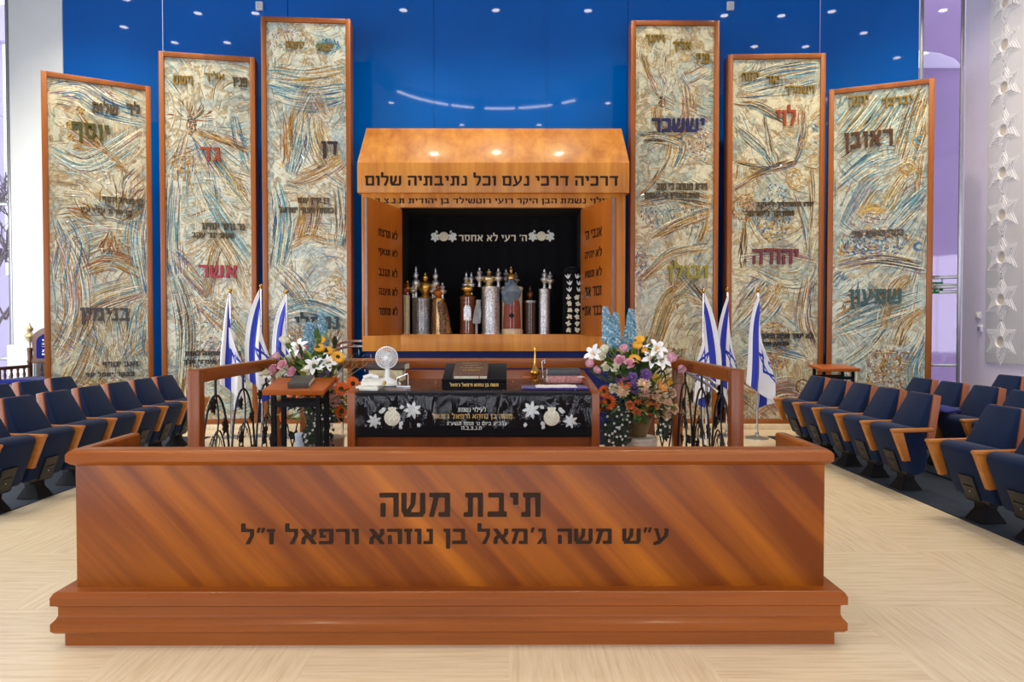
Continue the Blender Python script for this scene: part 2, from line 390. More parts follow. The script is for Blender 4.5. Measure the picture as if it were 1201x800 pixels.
# blue lacquered back wall in upright sheets: joints open by a few millimetres
wb = MB(); JX = [-5.52, -3.53, -1.2, .6, 1.9, 4.98]
for i in range(len(JX)-1):
    dy = (.0, .004, .0, .006, .002)[i]
    wb.box(JX[i]+.004, JX[i+1]-.004, YB+dy, YB+.05, 0, CEIL)
wb.box(JX[0], JX[-1], YB+.05, YB+.12, 0, CEIL)
struct(wb.build('wall_back', BLUEGLASS))
wallbox('wall_backleft', (-6.86, 10.62), (-5.52, 10.99), 0, CEIL, BLUEGLASS, .05)
wallbox('wall_backright', (4.98, 10.99), (6.22, 10.42), 0, CEIL, BLUEGLASS, .05)
struct(MB().box(-7.7, -6.87, 10.62, 11.5, 0, CEIL).build('column', WHITEW, bevel=.01))
# window beside the white column and the trees outside it
def window(name, p, q, z0, z1, mull=(), bars=(), glass=GLASS, fr=.05, fm=STEEL):
    p, q = Vector((p[0], p[1], 0)), Vector((q[0], q[1], 0)); L = (q-p).length; M = T(p.x, p.y, 0) @ RZ(math.atan2(q.y-p.y, q.x-p.x))
    b = MB()
    for a, c in ((0, fr), (L-fr, L)): b.box(a, c, -.03, .05, z0, z1, 0, M)
    for a, c in ((z0, z0+fr), (z1-fr, z1)): b.box(fr, L-fr, -.03, .05, a, c, 0, M)
    for m_ in mull: b.box(m_-fr/2, m_+fr/2, -.02, .04, z0+fr, z1-fr, 0, M)
    for z in bars: b.box(fr, L-fr, -.035, .045, z-fr/2, z+fr/2, 0, M)
    o = struct(b.build(name, fm, bevel=.004))
    g = MB(); g.box(fr*.6, L-fr*.6, .008, .016, z0+fr*.6, z1-fr*.6, 0, M); g.build('pane', glass, o)
    return o
window('window_1', (-8.4, 10.66), (-7.71, 10.66), 0, CEIL, bars=(1.0, 3.4))
# left wall with tall windows, unseen rear wall with three windows added for fill light
lw = MB(); ys = [-5.2] + [v for p in LWIN for v in p] + [10.72]
for i in range(0, len(ys), 2): lw.box(-8.6, -8.4, ys[i], ys[i+1], 0, CEIL)
for y0, y1 in LWIN: lw.box(-8.6, -8.4, y0, y1, 0, .4); lw.box(-8.6, -8.4, y0, y1, 4.0, CEIL)
struct(lw.build('wall_left', WHITEW))
for k, (y0, y1) in enumerate(LWIN): window('window_%d' % (k+2), (-8.5, y0), (-8.5, y1), .4, 4.0, mull=((y1-y0)/2,), glass=GLASS)
fw = MB(); fw.box(-8.6, 7.4, -5.2, -5.0, 4.1, CEIL); fw.box(-8.6, 7.4, -5.2, -5.0, 0, .5)
for x0, x1 in ((-8.6, -6.5), (-2.5, -1.8), (1.8, 2.5), (6.0, 7.4)): fw.box(x0, x1, -5.2, -5.0, .5, 4.1)
struct(fw.build('wall_front', WHITEW))
for k, (x0, x1) in enumerate(((-6.5, -2.5), (-1.8, 1.8), (2.5, 6.0))): window('window_%d' % (k+6), (x0, -5.1), (x1, -5.1), .5, 4.1, mull=((x1-x0)/2,))
LAVW = plain('pale_lavender_wall_paint', S(228, 222, 246), .6, 0, .02, 3)
struct(MB().box(6.75, 6.95, -5.2, 10.14, 0, CEIL).build('wall_right', LAVW))
# glazed exit bay of lilac glass between the blue wall and the right wall
d1 = window('door_1', (6.235, 10.41), (6.735, 10.15), 0, CEIL, bars=(.92, 2.02, 2.24), glass=LILAC, fr=.045)
m = MB(); Mdoor = T(6.235, 10.41, 0) @ RZ(math.atan2(-.26, .5))
m.box(.2, .5, -.075, -.035, 2.07, 2.12, 0, Mdoor); m.box(.03, .52, -.06, -.04, 2.12, 2.14, 0, Mdoor); m.build('door_closer', STEEL, d1, bevel=.004)
PURPLE = plain('lilac_outer_wall', S(164, 146, 172), .8, 0, .06, 1.5); PURPLEL = plain('pale_lilac_outer_wall', S(206, 196, 226), .8, 0, .06, 1.5)
ow = MB(); ow.box(5.2, 9.4, 12.4, 12.6, -.2, 9); struct(ow.build('wall_outside_right', PURPLE))
tw = NT('white_translucent_canopy'); t1 = tw.n('ShaderNodeBsdfTranslucent'); t1.inputs[0].default_value = (.95, .96, .97, 1); t2 = tw.n('ShaderNodeBsdfDiffuse'); t2.inputs[0].default_value = (.9, .9, .9, 1)
t3 = tw.n('ShaderNodeMixShader'); t3.inputs[0].default_value = .25; tw.l(t1.outputs[0], t3.inputs[1]); tw.l(t2.outputs[0], t3.inputs[2]); tw.l(t3.outputs[0], tw.out.inputs[0])
cn = MB(); cn.prism([(6.3, 12.41), (8.25, 12.41), (8.1, 12.3), (7.8, 12.02), (7.4, 11.79), (6.9, 11.66), (6.3, 11.62)], 6.17, 6.2, 'z')
tag(cn.build('canopy', tw.m), 'white curved canopy outside, seen through the lilac exit glazing', 'canopy')
pw = MB(); pw.box(-12, -8.0, 14.6, 14.8, -.25, 2.6); pw.box(-12, -8.0, 14.6, 14.8, 7.55, 8.3); pw.box(-12, -10.86, 14.6, 14.8, 2.6, 7.55); struct(pw.build('wall_outside_left', PURPLEL))
gr = MB(); gr.box(-30, -8.7, -20, 30, -.4, -.25); gr.box(7.5, 30, -20, 30, -.4, -.25); gr.box(-8.7, 7.5, 11.7, 30, -.4, -.25); struct(gr.build('ground', plain('pale_paving', S(214, 210, 202), .9, 0, .06, 2)))  # unseen pale ground, added to bounce sky light up to the canopy
tr = thing('bare_tree', 'bare branching tree outside the far left window', 'tree', (-9.5, 12.3, -.25))
tb = MB(); BARK = plain('tree_bark', S(120, 108, 110), .9, 0, .3, 30)
def branch(b, p, d, L, r, depth):
    q = p + d*L; mid = (p+q)/2 + Vector((random.uniform(-1, 1), random.uniform(-.5, .5), random.uniform(-1, 1)))*L*.08
    b.tube([p, mid, q], [r, r*.85, r*.65], 5)
    if depth == 0: return
    for _ in range(3):
        nd = (d + Vector((random.uniform(-.9, .9), random.uniform(-.4, .4), random.uniform(-.5, .7)))).normalized()
        branch(b, p+d*L*random.uniform(.5, 1), nd, L*random.uniform(.55, .8), r*.6, depth-1)
tk = MB(); tk.tube([(0, 0, 0), (.06, 0, 1), (0, .05, 2)], [.09, .08, .06], 8); tk.build('trunk', BARK, tr)
for k in range(4): branch(tb, Vector((0, .05, 1.2+k*.5)), Vector((.5-.3*(k % 2), 0, .8)).normalized(), 1.5, .035, 4)
tb.tube([(0, .05, 1.9), (.2, 0, 3.6), (.1, 0, 5.5)], [.06, .04, .02], 6); tb.build('branches', BARK, tr)

# carpets under the seat rows with their low tiers
def carpet(sgn, label):
    xi = 3.52 if sgn > 0 else -4.05; xo = 6.74 if sgn > 0 else -8.39; f = lambda a: sgn*a
    b = MB(); x0, x1 = sorted((xi, xo)); b.box(x0, x1, -4.9, 9.25, 0, .008)
    for k, z in ((1, .03), (2, .07)):
        xk = xi + sgn*(.75+.9*(k-1)); x0, x1 = sorted((xk, xo)); b.box(x0, x1, -4.9, 8.9, .0, z)
    return tag(b.build('carpet', CARPET), label, 'carpet')
carpet(1, 'slate blue carpet under the seat rows right of the aisle')
carpet(-1, 'slate blue carpet under the seat rows left of the aisle')
# low cream step that carries the mural panels
st = MB(); st.box(-6.3, 5.7, 9.88, 10.98, 0, .07); struct(st.build('trim_1', FLOOR, bevel=.004))

# ---------------------------------------------------------------- recessed ceiling lights
cl = thing('ceiling_light', 'round recessed downlight mirrored as a white dot in the blue wall', 'lamp', (0, 0, 0), 0, 'recessed ceiling downlights')
b = MB(); b.lathe([(.075, -.004), (.075, -.012), (.1, -.012), (.1, 0)], 24); b.build('trim_ring', WHITE, cl)
b = MB(); b.lathe([(.0, -.008), (.0755, -.008), (.0755, -.004), (0, -.004)], 24); b.build('lens', LAMP, cl)
SPOTS = [(-5.95, 8.8), (-4.85, 8.8), (-7.05, 7.45), (-5.95, 7.45), (-3.15, 3.6), (2.65, 3.6), (4.15, 8.75), (5.25, 8.75), (5.25, 7.3), (6.35, 7.3),
         (-2.0, 8.95), (-.25, 8.95), (1.5, 8.95), (-4.85, 7.45), (4.15, 7.3), (-4.6, 5.4), (4.1, 5.4), (-5.8, 3.2), (5.3, 3.2), (-4.4, 1.2), (3.9, 1.2), (-1.4, 1.6), (.9, 1.6), (-3.0, -1.2), (2.5, -1.2)]
for i, (x, y) in enumerate(SPOTS):
    o = cl if i == 0 else copy_tree(cl)
    o.location = (x, y, CEIL)
    l = bpy.data.lights.new('downlight_beam', 'SPOT'); l.energy = 300; l.spot_size = R(95); l.spot_blend = .6; l.color = (1, .84, .62); l.shadow_soft_size = .07
    if abs(x-XC) < 2 and y > 8.5: l.energy = 330
    lo = bpy.data.objects.new('downlight_beam', l); COL.objects.link(lo); lo.location = (x, y, CEIL-.03); lo.parent = None
    if y > 7: l.energy *= 1.3; lo.rotation_euler = (R(10), 0, 0)

# square sensor plates on the blue wall
for px, side in ((305, 'left'), (856, 'right')):
    p = at(px, 8, YB); t = thing('wall_speaker', 'small white square plate high on the blue wall, %s of the ark' % side, 'speaker', (p.x, YB, p.z))
    b = MB(); b.box(-.055, .055, -.05, 0, -.065, .065); b.build('housing', WHITE, t, bevel=.006)
    b = MB(); b.box(-.042, .042, -.054, -.05, -.05, .05); b.build('cover', plain('grey_plate', S(200, 202, 204), .6), t)
# exit sign, switches
p = at(1094, 337.5, 10.26)
t = thing('exit_sign', 'green exit sign with white lettering beside the rightmost mural panel', 'sign', (p.x, 10.26, p.z))
GREEN = plain('exit_green', S(10, 130, 78), .4, 0, .03)
b = MB(); b.box(-.15, .15, -.012, .012, -.085, .085); b.build('sign_board', GREEN, t, bevel=.004)
lettering('lettering', 'יציאה', WHITE, t, .25, .11, .004, T(0, -.0115, 0), .03)
b = MB(); b.tube([(-.1, 0, .083), (-.1, 0, .16)], .006, 6); b.tube([(.14, 0, .083), (.14, 0, .16)], .006, 6); b.box(-.18, .2, -.012, .012, .155, .18); b.box(.0, .03, .01, .12, .14, .18); b.build('bracket', STEEL, t)
for px, py, nm, lab, mat in ((1149, 370, 'wall_switch', 'small white switch plate on the right wall', WHITE), (1151.5, 385.5, 'wall_intercom', 'small lilac keypad below the switch on right wall', plain('lilac_keypad', S(150, 130, 196), .4))):
    Y = 6.75*800/(px-597); p = at(px, py, Y); t = thing(nm, lab, 'switch', (6.75, Y, p.z))
    b = MB(); b.box(-.02, 0, -.05, .05, -.05, .05); b.build('plate', WHITE, t, bevel=.005)
    b = MB(); b.box(-.03, -.02, -.025, .025, -.03, .03); b.build('button', mat, t, bevel=.004)

# ---------------------------------------------------------------- star relief on the right wall
sr = thing('star_relief', 'white wall relief of stacked six-pointed stars on the right wall', 'relief', (6.752, 8.6, 0))
PLASTER = plain('white_relief_plaster', S(232, 232, 236), .65, 0, .02, 5); PLASTERB = plain('beige_recess', S(206, 198, 184), .7)
b = MB(); b.box(-.032, -.003, -4.0, 1.0, 1.0, 7.4); b.build('backing', PLASTER, sr, bevel=.004)
def hexagram(r, rot=0):
    return [((r if i % 2 == 0 else r/math.sqrt(3))*math.sin(R(30*i+rot)), (r if i % 2 == 0 else r/math.sqrt(3))*math.cos(R(30*i+rot))) for i in range(12)]
def star_mesh():
    b = MB()
    for k, (r, d) in enumerate(((.33, .006), (.275, .012), (.22, .018), (.165, .025))):
        if k < 3:
            o, i_ = hexagram(r), hexagram(r-.035); n = 12
            vs = [(-.03-d, p[0], p[1]) for p in o] + [(-.03-d, p[0], p[1]) for p in i_] + [(-.03, p[0], p[1]) for p in o] + [(-.03, p[0], p[1]) for p in i_]
            fs = []
            for q in range(n):
                z = (q+1) % n; fs += [(q, z, n+z, n+q), (q, 2*n+q, 2*n+z, z), (n+q, n+z, 3*n+z, 3*n+q)]
            b.add(vs, fs)
        else:
            o = hexagram(r); hx = [(r*.5*math.sin(R(30*q)), r*.5*math.cos(R(30*q))) for q in range(12)]; n = 12
            vs = [(-.03-d, p[0], p[1]) for p in o] + [(-.03-d, p[0], p[1]) for p in hx] + [(-.03, p[0], p[1]) for p in o] + [(-.034, p[0]*.9, p[1]*.9) for p in hx]
            fs = []
            for q in range(n):
                z = (q+1) % n; fs += [(q, z, n+z, n+q), (q, 2*n+q, 2*n+z, z), (n+q, n+z, 3*n+z, 3*n+q)]
            b.add(vs, fs); b.add([vs[3*n+q] for q in range(n)], [tuple(range(n))], 1)
    for q in range(6):
        a = R(60*q); c = (.21*math.sin(a), .21*math.cos(a)); b.ball((-.05, c[0], c[1]), .01, 8, 1)
    return b
first = None
for cidx, yy in enumerate((.69, .0, -.69, -1.38, -2.07)):
    for rr in range(10):
        z = 1.295 + .574*rr + .0
        if first is None:
            first = star_mesh().build('star', [PLASTER, PLASTERB], sr); o = first
        else:
            o = first.copy(); COL.objects.link(o)
        o.location = (0, yy, z)
# ---------------------------------------------------------------- the bimah (parapet, deck, railing)
BX0, BX1, BF = -2.05, 1.5, 3.22
BC = (BX0+BX1)/2
bim = thing('bimah', 'cherry wood bimah enclosure with lettered front parapet and ironwork railing', 'bimah', (BC, BF, 0))
HW = (BX1-BX0)/2
b = MB(); b.box(-HW, HW, 0, .05, .02, .86); b.build('front_panel', W_BIMAH, bim, bevel=.002)
for s in (-1, 1):
    b = MB(); x0, x1 = sorted((s*HW, s*(HW-.05))); b.box(x0, x1, .05, .46, .02, .86); b.build('side_panel', W_BIMAH, bim, bevel=.002)
def uprof(prof, name, mats, yend, bev=0):
    """a moulding swept round the front and both returns; prof = (outward, z)"""
    path = [(-HW, yend, -1, 0), (-HW, 0, -1, -1), (HW, 0, 1, -1), (HW, yend, 1, 0)]
    rings = [[(x+nx*o, y+ny*o, z) for o, z in prof] for x, y, nx, ny in path]
    return MB().loft(rings).build(name, mats, bim, bevel=bev, smooth=25)
uprof([(-.05, .845), (.004, .845), (.016, .852), (.03, .866), (.03, .898), (.022, .91), (.006, .921), (-.006, .924), (-.044, .924), (-.052, .915)], 'cap_rail', W_TRIM, .47)
uprof([(-.01, .0), (.036, 0), (.036, .075), (-.01, .08)], 'plinth_base', W_TRIM, .47)
uprof([(-.01, .07), (.04, .07), (.066, .07), (.078, .084), (.078, .118), (.062, .135), (.055, .15), (.055, .19), (.062, .197), (.078, .203), (.078, .24), (.068, .258), (.06, .264), (-.01, .264)], 'plinth_moulding', W_TRIM, .47)
def pt(px, py, Y): p = at(px, py, Y); return p.x-BC, p.z
def line(s, x0, x1, y0, y1, Y, name='inscription', off=.035, depth=.004, parent=bim, dY=0):
    a, zt = pt(x0, y0, Y); c, zb = pt(x1, y1, Y)
    return lettering(name, s, INLAY, parent, c-a, zt-zb, depth, T((a+c)/2, dY, (zt+zb)/2), off)
line('תיבת משה', 445, 634, 578, 606, BF)
line('ע״ש משה ג׳מאל בן נוזהא ורפאל ז״ל', 283, 784, 614, 643, BF)
b = MB(); b.box(-HW+.05, HW-.05, .05, 2.78, 0, .2); b.build('deck', W_TRIM, bim)
PW = .04
posts = [(-HW+PW-.005, 1.17), (HW-PW+.005, 1.17), (-HW+PW-.005, 2.7), (HW-PW+.005, 2.7), (-1.49, 2.7), (1.49, 2.7)]
for x, y in posts:
    zt = 1.224 if y < 2 else 1.14
    b = MB(); b.box(x-PW, x+PW, y-PW, y+PW, .2, zt); b.build('post', W_POST, bim, bevel=.006)
RP = [(-.042, 1.14), (.042, 1.14), (.046, 1.16), (.046, 1.206), (.034, 1.224), (-.034, 1.224), (-.046, 1.206), (-.046, 1.16)]
for x in (-HW+PW-.005, HW-PW+.005):
    MB().loft([[(x+p, y, z) for p, z in RP] for y in (1.21, 2.66)]).build('hand_rail', W_TRIMY, bim, smooth=30)
MB().loft([[(x, 2.7+p, z) for p, z in RP] for x in (-HW, HW)]).build('hand_rail', W_TRIM, bim, smooth=30)
LEAF = [(0, 0), (.16, -.16), (.42, -.2), (.34, 0), (.56, .1), (.5, .34), (.3, .36), (.36, .62), (.16, .62), (0, .95), (-.16, .62), (-.36, .62), (-.3, .36), (-.5, .34), (-.56, .1), (-.34, 0), (-.42, -.2), (-.16, -.16)]
def leaf_mesh(b, p, size, ang, mi=0, M=None, thick=.006, tilt=0):
    L = T(*p) @ RY(ang) @ RX(tilt)
    if M is not None: L = M @ L
    n = len(LEAF); vs = [(x*size, -thick, z*size) for x, z in LEAF] + [(0, thick*1.5, .3*size)] + [(x*size, thick*.2, z*size) for x, z in LEAF]
    fs = [(i, (i+1) % n, n) for i in range(n)] + [tuple(n+1+i for i in range(n))] + [(i, n+1+i, n+1+(i+1) % n, (i+1) % n) for i in range(n)]
    b.add(vs, fs, mi, L)
def grille(L, M, seed):
    """wrought iron vine panel of length L along local x, z from .2 to 1.14"""
    rnd = random.Random(seed); b = MB(); z0, z1 = .21, 1.15
    leaves = []; n = 3; wd = L/n
    for k in range(n):
        c = (k+.5)*wd
        b.tube([(c+wd*.48*math.cos(PI*i/20), 0, z0+(1.03-z0)*(math.sin(PI*i/20)**.7)) for i in range(21)], .008, 6, 0, M)
        b.tube([(c+wd*.1+wd*.3*math.cos(PI*i/16), .006, z0+(.78-z0)*(math.sin(PI*i/16)**.7)) for i in range(17)], .006, 6, 0, M)
        b.tube([(c+.03*math.sin(i*.7), -.006, z0+(1.04-z0)*i/14) for i in range(15)], .006, 6, 0, M)
        b.tube([(c, 0, 1.02), (c, 0, z1)], .009, 6, 0, M)
        for s in (-1, 1):
            b.tube([(c+s*(.04+.07*(1-i/16)*math.cos(i*.7)), .004, .66+.07*math.sin(i*.7)*(1-i/16)+.006*i) for i in range(17)], .0035, 5, 0, M)
        for q in range(6):
            leaves.append(((c+wd*(.34 if q % 2 else -.36)*rnd.uniform(.4, 1.15), -.014, .96-.13*q+rnd.uniform(-.05, .05)), rnd.uniform(.085, .115), rnd.uniform(2.4, 3.9)))
        for q in range(9): b.ball((c-.1+.022*(q % 3)-.01*(q//3 % 2), -.012, .6-.022*(q//3)), .013, 6, 0, M)
    o = b.build('iron_grille', IRON, bim)
    for p, sz, an in leaves:
        lb = MB(); leaf_mesh(lb, p, sz, an, 0, M, .005); lb.build('vine_leaf', IRON, o)
y0, y1 = 1.17+PW, 2.7-PW
grille(y1-y0, T(-HW+PW, y0, 0) @ RZ(PI/2), 1); grille(y1-y0, T(HW-PW, y0, 0) @ RZ(PI/2), 2)
def ovals(x0, x1):
    b = MB(); c = (x0+x1)/2; h = (x1-x0)/2
    for s in (-1, 1):
        b.tube([(c+s*h*.95*math.sin(PI*(i/16)), 0, .21+.93*i/16) for i in range(17)], .007, 6, 0, T(0, 2.7, 0))
        b.tube([(c+s*h*(.55-1.1*i/10), .01, .24+.42*i/10) for i in range(11)], .006, 6, 0, T(0, 2.7, 0))
    b.tube([(c-h, 0, .7), (c+h, 0, .7)], .006, 6, 0, T(0, 2.7, 0))
    for zz in (.36, .58, .86): leaf_mesh(b, (c+.02, -.012, zz), .09, 3.0, 0, T(0, 2.7, 0))
    b.build('iron_grille', IRON, bim)
ovals(-HW+.08, -1.53); ovals(1.53, HW-.08)

# ---------------------------------------------------------------- reading table
TX0, TX1, TF, TB = -1.087, .61, 4.6, 5.58
tab = thing('reading_table', 'wooden Torah reading table with raised sides inside the bimah', 'table', ((TX0+TX1)/2, TF, .2))
TH = (TX1-TX0)/2; D = TB-TF
for s in (-1, 1):
    x0, x1 = sorted((s*TH, s*(TH-.055)))
    b = MB(); b.prism([(-.03, 0), (D, 0), (D, .945), (D-.05, .945), (0, .868), (-.03, .85)], x0, x1, 'x'); b.build('side_panel', W_POST, tab, bevel=.004)
b = MB(); b.box(-TH+.055, TH-.055, D-.05, D, 0, .945); b.build('back_panel', W_TRIM, tab, bevel=.003)
b = MB(); b.prism([(-.01, .815), (D-.05, .845), (D-.05, .875), (-.01, .845)], -TH+.056, TH-.056, 'x'); b.build('table_top', W_TOP, tab, bevel=.003)
b = MB(); b.box(-TH+.056, TH-.056, .02, .045, .05, .8); b.build('front_board', W_POST, tab)
def tz(y): return 1.045 + (y-TF)*.03 + .002            # height of the table top at depth y
# cloth and clear sheet
xa, xb = TX0+.06, TX1-.06
clo = thing('table_cover', 'black velvet table cover with embroidered blossoms and Hebrew lettering', 'table cover', ((xa+xb)/2, TF-.02, .7))
def drape(name, mats, x0, x1, ztop, zbot, ytop, amp, parent, nx=60, nz=16, over=.12, thick=0, seed=0, base=0):
    rnd = random.Random(seed); ph = [rnd.uniform(0, 6) for _ in range(5)]
    b = MB(); vs = []
    prof = [(over*(1-i/4), 0.0) for i in range(4)] + [(0, -.012*0)] + [(-.012, -.012 - (ztop-zbot-.012)*i/nz) for i in range(nz+1)]
    for q, (dy, dz) in enumerate(prof):
        for i in range(nx+1):
            x = x0+(x1-x0)*i/nx; k = max(0, -dz)/(ztop-zbot)
            off = amp*k**.6*(.5*math.sin(x*23+ph[0]+k*2)+.3*math.sin(x*41+ph[1]-k*3)+.2*math.sin(x*67+ph[2]+k*5))
            sag = base*math.sin(x*9+ph[3])*(1 if k > .95 else 0)
            vs.append((x, ytop+dy-abs(off)-.004*k, ztop+dz+sag+ (dy*.03 if dy > 0 else 0)))
    n = nx+1; fs = [(r*n+i, r*n+i+1, (r+1)*n+i+1, (r+1)*n+i) for r in range(len(prof)-1) for i in range(nx)]
    b.add(vs, fs); o = b.build(name, mats, parent, smooth=60)
    if thick: m_ = o.modifiers.new('thickness', 'SOLIDIFY'); m_.thickness = thick
    return o
drape('cloth', VBLACK, xa-clo.location.x, xb-clo.location.x, tz(TF)-.7+.006, .06, .0, .006, clo, thick=.003, seed=3)
def ct(px, py, Y=TF-.05): p = at(px, py, Y); return (p.x-clo.location.x, p.z-.7)
def ctext(s, x0, x1, y0, y1, mat=GOLDTHREAD):
    a, zt = ct(x0, y0); c, zb = ct(x1, y1)
    lettering('embroidered_line', s, mat, clo, c-a, zt-zb, .002, T((a+c)/2, -.03, (zt+zb)/2), .01, 2)
ctext('לעילוי נשמת', 537, 570, 476.5, 483.5, SILVERTHREAD)
ctext('משה בן נוזהא ורפאל ג׳מאל', 507, 601, 484, 492.5)
ctext('נלב״ע ביום ט׳ תמוז תשע״ג', 524, 594, 493.5, 499, SILVERTHREAD)
ctext('ת.נ.צ.ב.ה', 541, 565, 500, 504, SILVERTHREAD)
def petal(b, p, ang, L, wd, mi=0, M=None, th=.003):
    A = T(*p) @ RY(ang); A = M @ A if M is not None else A
    pts = [(0, 0), (wd*.5, L*.35), (wd*.42, L*.7), (0, L), (-wd*.42, L*.7), (-wd*.5, L*.35)]
    n = 6; vs = [(x, 0, z) for x, z in pts] + [(0, -th, L*.5)] + [(x, th*.3, z) for x, z in pts]
    b.add(vs, [(i, (i+1) % n, n) for i in range(n)] + [tuple(n+1+i for i in range(n))], mi, A)
for side, cx, flip in (('left', 460, 1), ('right', 647, -1)):
    for (dx, dy, rr, kind) in ((0, 8, 9.5, 'pomegranate'), (24*flip, -1, 11, 'lily'), (-21*flip if flip > 0 else 22, 12, 9, 'lily'), (12*flip, 12, 5, 'bud'), (-8*flip, -4, 5, 'bud'), (14*flip, -6, 4.5, 'bud'), (-16*flip, 1, 5, 'bud'), (8*flip, 17, 4, 'bud'), (30*flip, 14, 4, 'bud')):
        x, z = ct(cx+dx, 482+dy); k = 4.55/800; b = MB()
        if kind == 'pomegranate':
            M = T(x, -.034, z) @ RX(PI/2); b.lathe([(0, .006), (rr*k*.6, .005), (rr*k, 0), (rr*k, -.004)], 20, M=M)
            for q in (-.5, 0, .5): petal(b, (x+q*rr*k*.4, -.034, z+rr*k*.9), q, rr*k*.5, rr*k*.4)
            b.build('embroidered_pomegranate', THREAD, clo)
        elif kind == 'lily':
            for q in range(7): petal(b, (x, -.034, z), q*2*PI/7+.2, rr*k, rr*k*.42)
            b.build('embroidered_blossom', SILVERTHREAD, clo)
        else:
            petal(b, (x, -.034, z), dx*.3, rr*k*1.4, rr*k); b.build('embroidered_bud', SILVERTHREAD, clo)
ps = drape('clear_sheet', PLASTIC, TX0+.058, TX1-.058, tz(TF)+.008, .83, TF-.045, .022, None, 140, 18, .9, 0, 9, .012)
tag(ps, 'crinkled clear plastic sheet over the black table cover', 'plastic sheet')

# ---------------------------------------------------------------- things on the reading table
def onto(px, Y): return at(px, 450, Y).x
# slanted black book rest
X = onto(557.5, 4.95); r = thing('book_rest', 'slanted black book rest with gold lettering on the reading table', 'book rest', (X, 4.78, tz(4.78)+.006))
b = MB(); b.prism([(0, 0), (.36, .0), (.36, .165), (0, .06)], -.228, .228, 'x'); b.build('body', VBLACK, r, bevel=.004)
b = MB(); b.box(-.228, .228, -.01, .012, .06, .075); b.build('ledge', VBLACK, r, bevel=.003)
lettering('lettering', 'משה בן נוזהא ורפאל ג׳מאל', GOLDTHREAD, r, .34, .034, .002, T(0, -.001, .032), .015, 2)
b = MB(); b.box(-.13, .13, -.07, -.03, -.004, .004); b.build('clear_strip', PLASTIC, r)
X2 = onto(553, 4.95); k = thing('book', 'brown leather prayer book lying on the slanted black rest', 'book', (X2, 4.80, tz(4.78)+.072))
MK = RX(math.atan2(.105, .36))
LEATHER = plain('brown_tooled_leather', S(92, 64, 46), .5, 0, .35, 55, .4)
b = MB(); b.box(-.115, .115, 0, .3, .002, .03, 0, MK); b.build('pages', PAPER, k)
b = MB(); b.box(-.12, .12, -.005, .305, .03, .036, 0, MK); b.box(-.12, .12, -.005, .305, -.004, .002, 0, MK); b.box(-.124, -.115, -.005, .305, -.004, .036, 0, MK); b.build('cover', LEATHER, k, bevel=.002)
for q, wdt in enumerate((.14, .1, .16, .12)):
    lettering('cover_line', ('סידור תפלה', 'לימות', 'שבת ומועדים', 'השנה')[q], GOLDTHREAD, k, wdt, .014, .001, MK @ T(0, .25-.05*q, .0365) @ RX(-PI/2), .01, 1)
b = MB(); b.box(.06, .066, -.012, -.004, -.05, .03); b.build('ribbon', plain('red_ribbon', S(150, 30, 40), .6), k)
# brass spice flask, small glass
X = onto(627.5, 5.35); f = thing('brass_flask', 'slender brass flask with tall thin neck on the table', 'flask', (X, 5.35, tz(5.35)+.004))
b = MB(); b.lathe([(0, 0), (.03, 0), (.03, .006), (.012, .02), (.012, .03), (.033, .05), (.038, .066), (.03, .085), (.013, .115), (.0075, .16), (.006, .24), (.008, .262), (.005, .268), (0, .268)], 20); b.build('body', BRASS, f)
b = MB(); b.lathe([(.0125, .02), (.02, .024), (.0125, .03)], 16); b.build('collar', BRASS, f)
X = onto(637, 5.38); f = thing('glass_vial', 'small clear glass vial with a stirrer beside the brass flask', 'vial', (X, 5.38, tz(5.38)+.004))
b = MB(); b.lathe([(0, 0), (.022, 0), (.024, .004), (.022, .05), (.01, .065), (.01, .08), (.014, .084)], 16); b.build('vessel', clear('vial_glass', (.85, .88, .9, 1), .12), f)
b = MB(); b.tube([(0, 0, .01), (-.01, 0, .15), (.012, 0, .165), (.012, 0, .135)], .0025, 6); b.build('stirrer', CHROME, f)
# two books at the right
X = onto(661, 5.2)
FLORAL = plain('rose_patterned_cover', S(176, 120, 116), .6, 0, .4, 90); GREYC = plain('dark_grey_cover', S(60, 62, 66), .5)
def book(name, label, X, Y, z, wd, dp, h, mat, rz=0, group=None):
    t = thing(name, label, 'book', (X, Y, z), rz, group)
    b = MB(); b.box(-wd/2+.006, wd/2-.004, -dp/2+.004, dp/2-.004, .003, h-.003); b.build('pages', PAPER, t)
    b = MB(); b.box(-wd/2, wd/2, -dp/2, dp/2, 0, .004); b.box(-wd/2, wd/2, -dp/2, dp/2, h-.004, h); b.box(-wd/2, wd/2, -dp/2, -dp/2+.006, .004, h-.004); b.build('cover', mat, t, bevel=.0015); return t
book('book', 'thick rose-patterned book, lower of the stacked pair on the table', X, 5.22, tz(5.3)+.006, .26, .19, .055, FLORAL, .05)
book('book', 'dark grey book lying on the rose-patterned book on the table', X-.005, 5.22, tz(5.3)+.0615, .25, .18, .05, GREYC, .02)
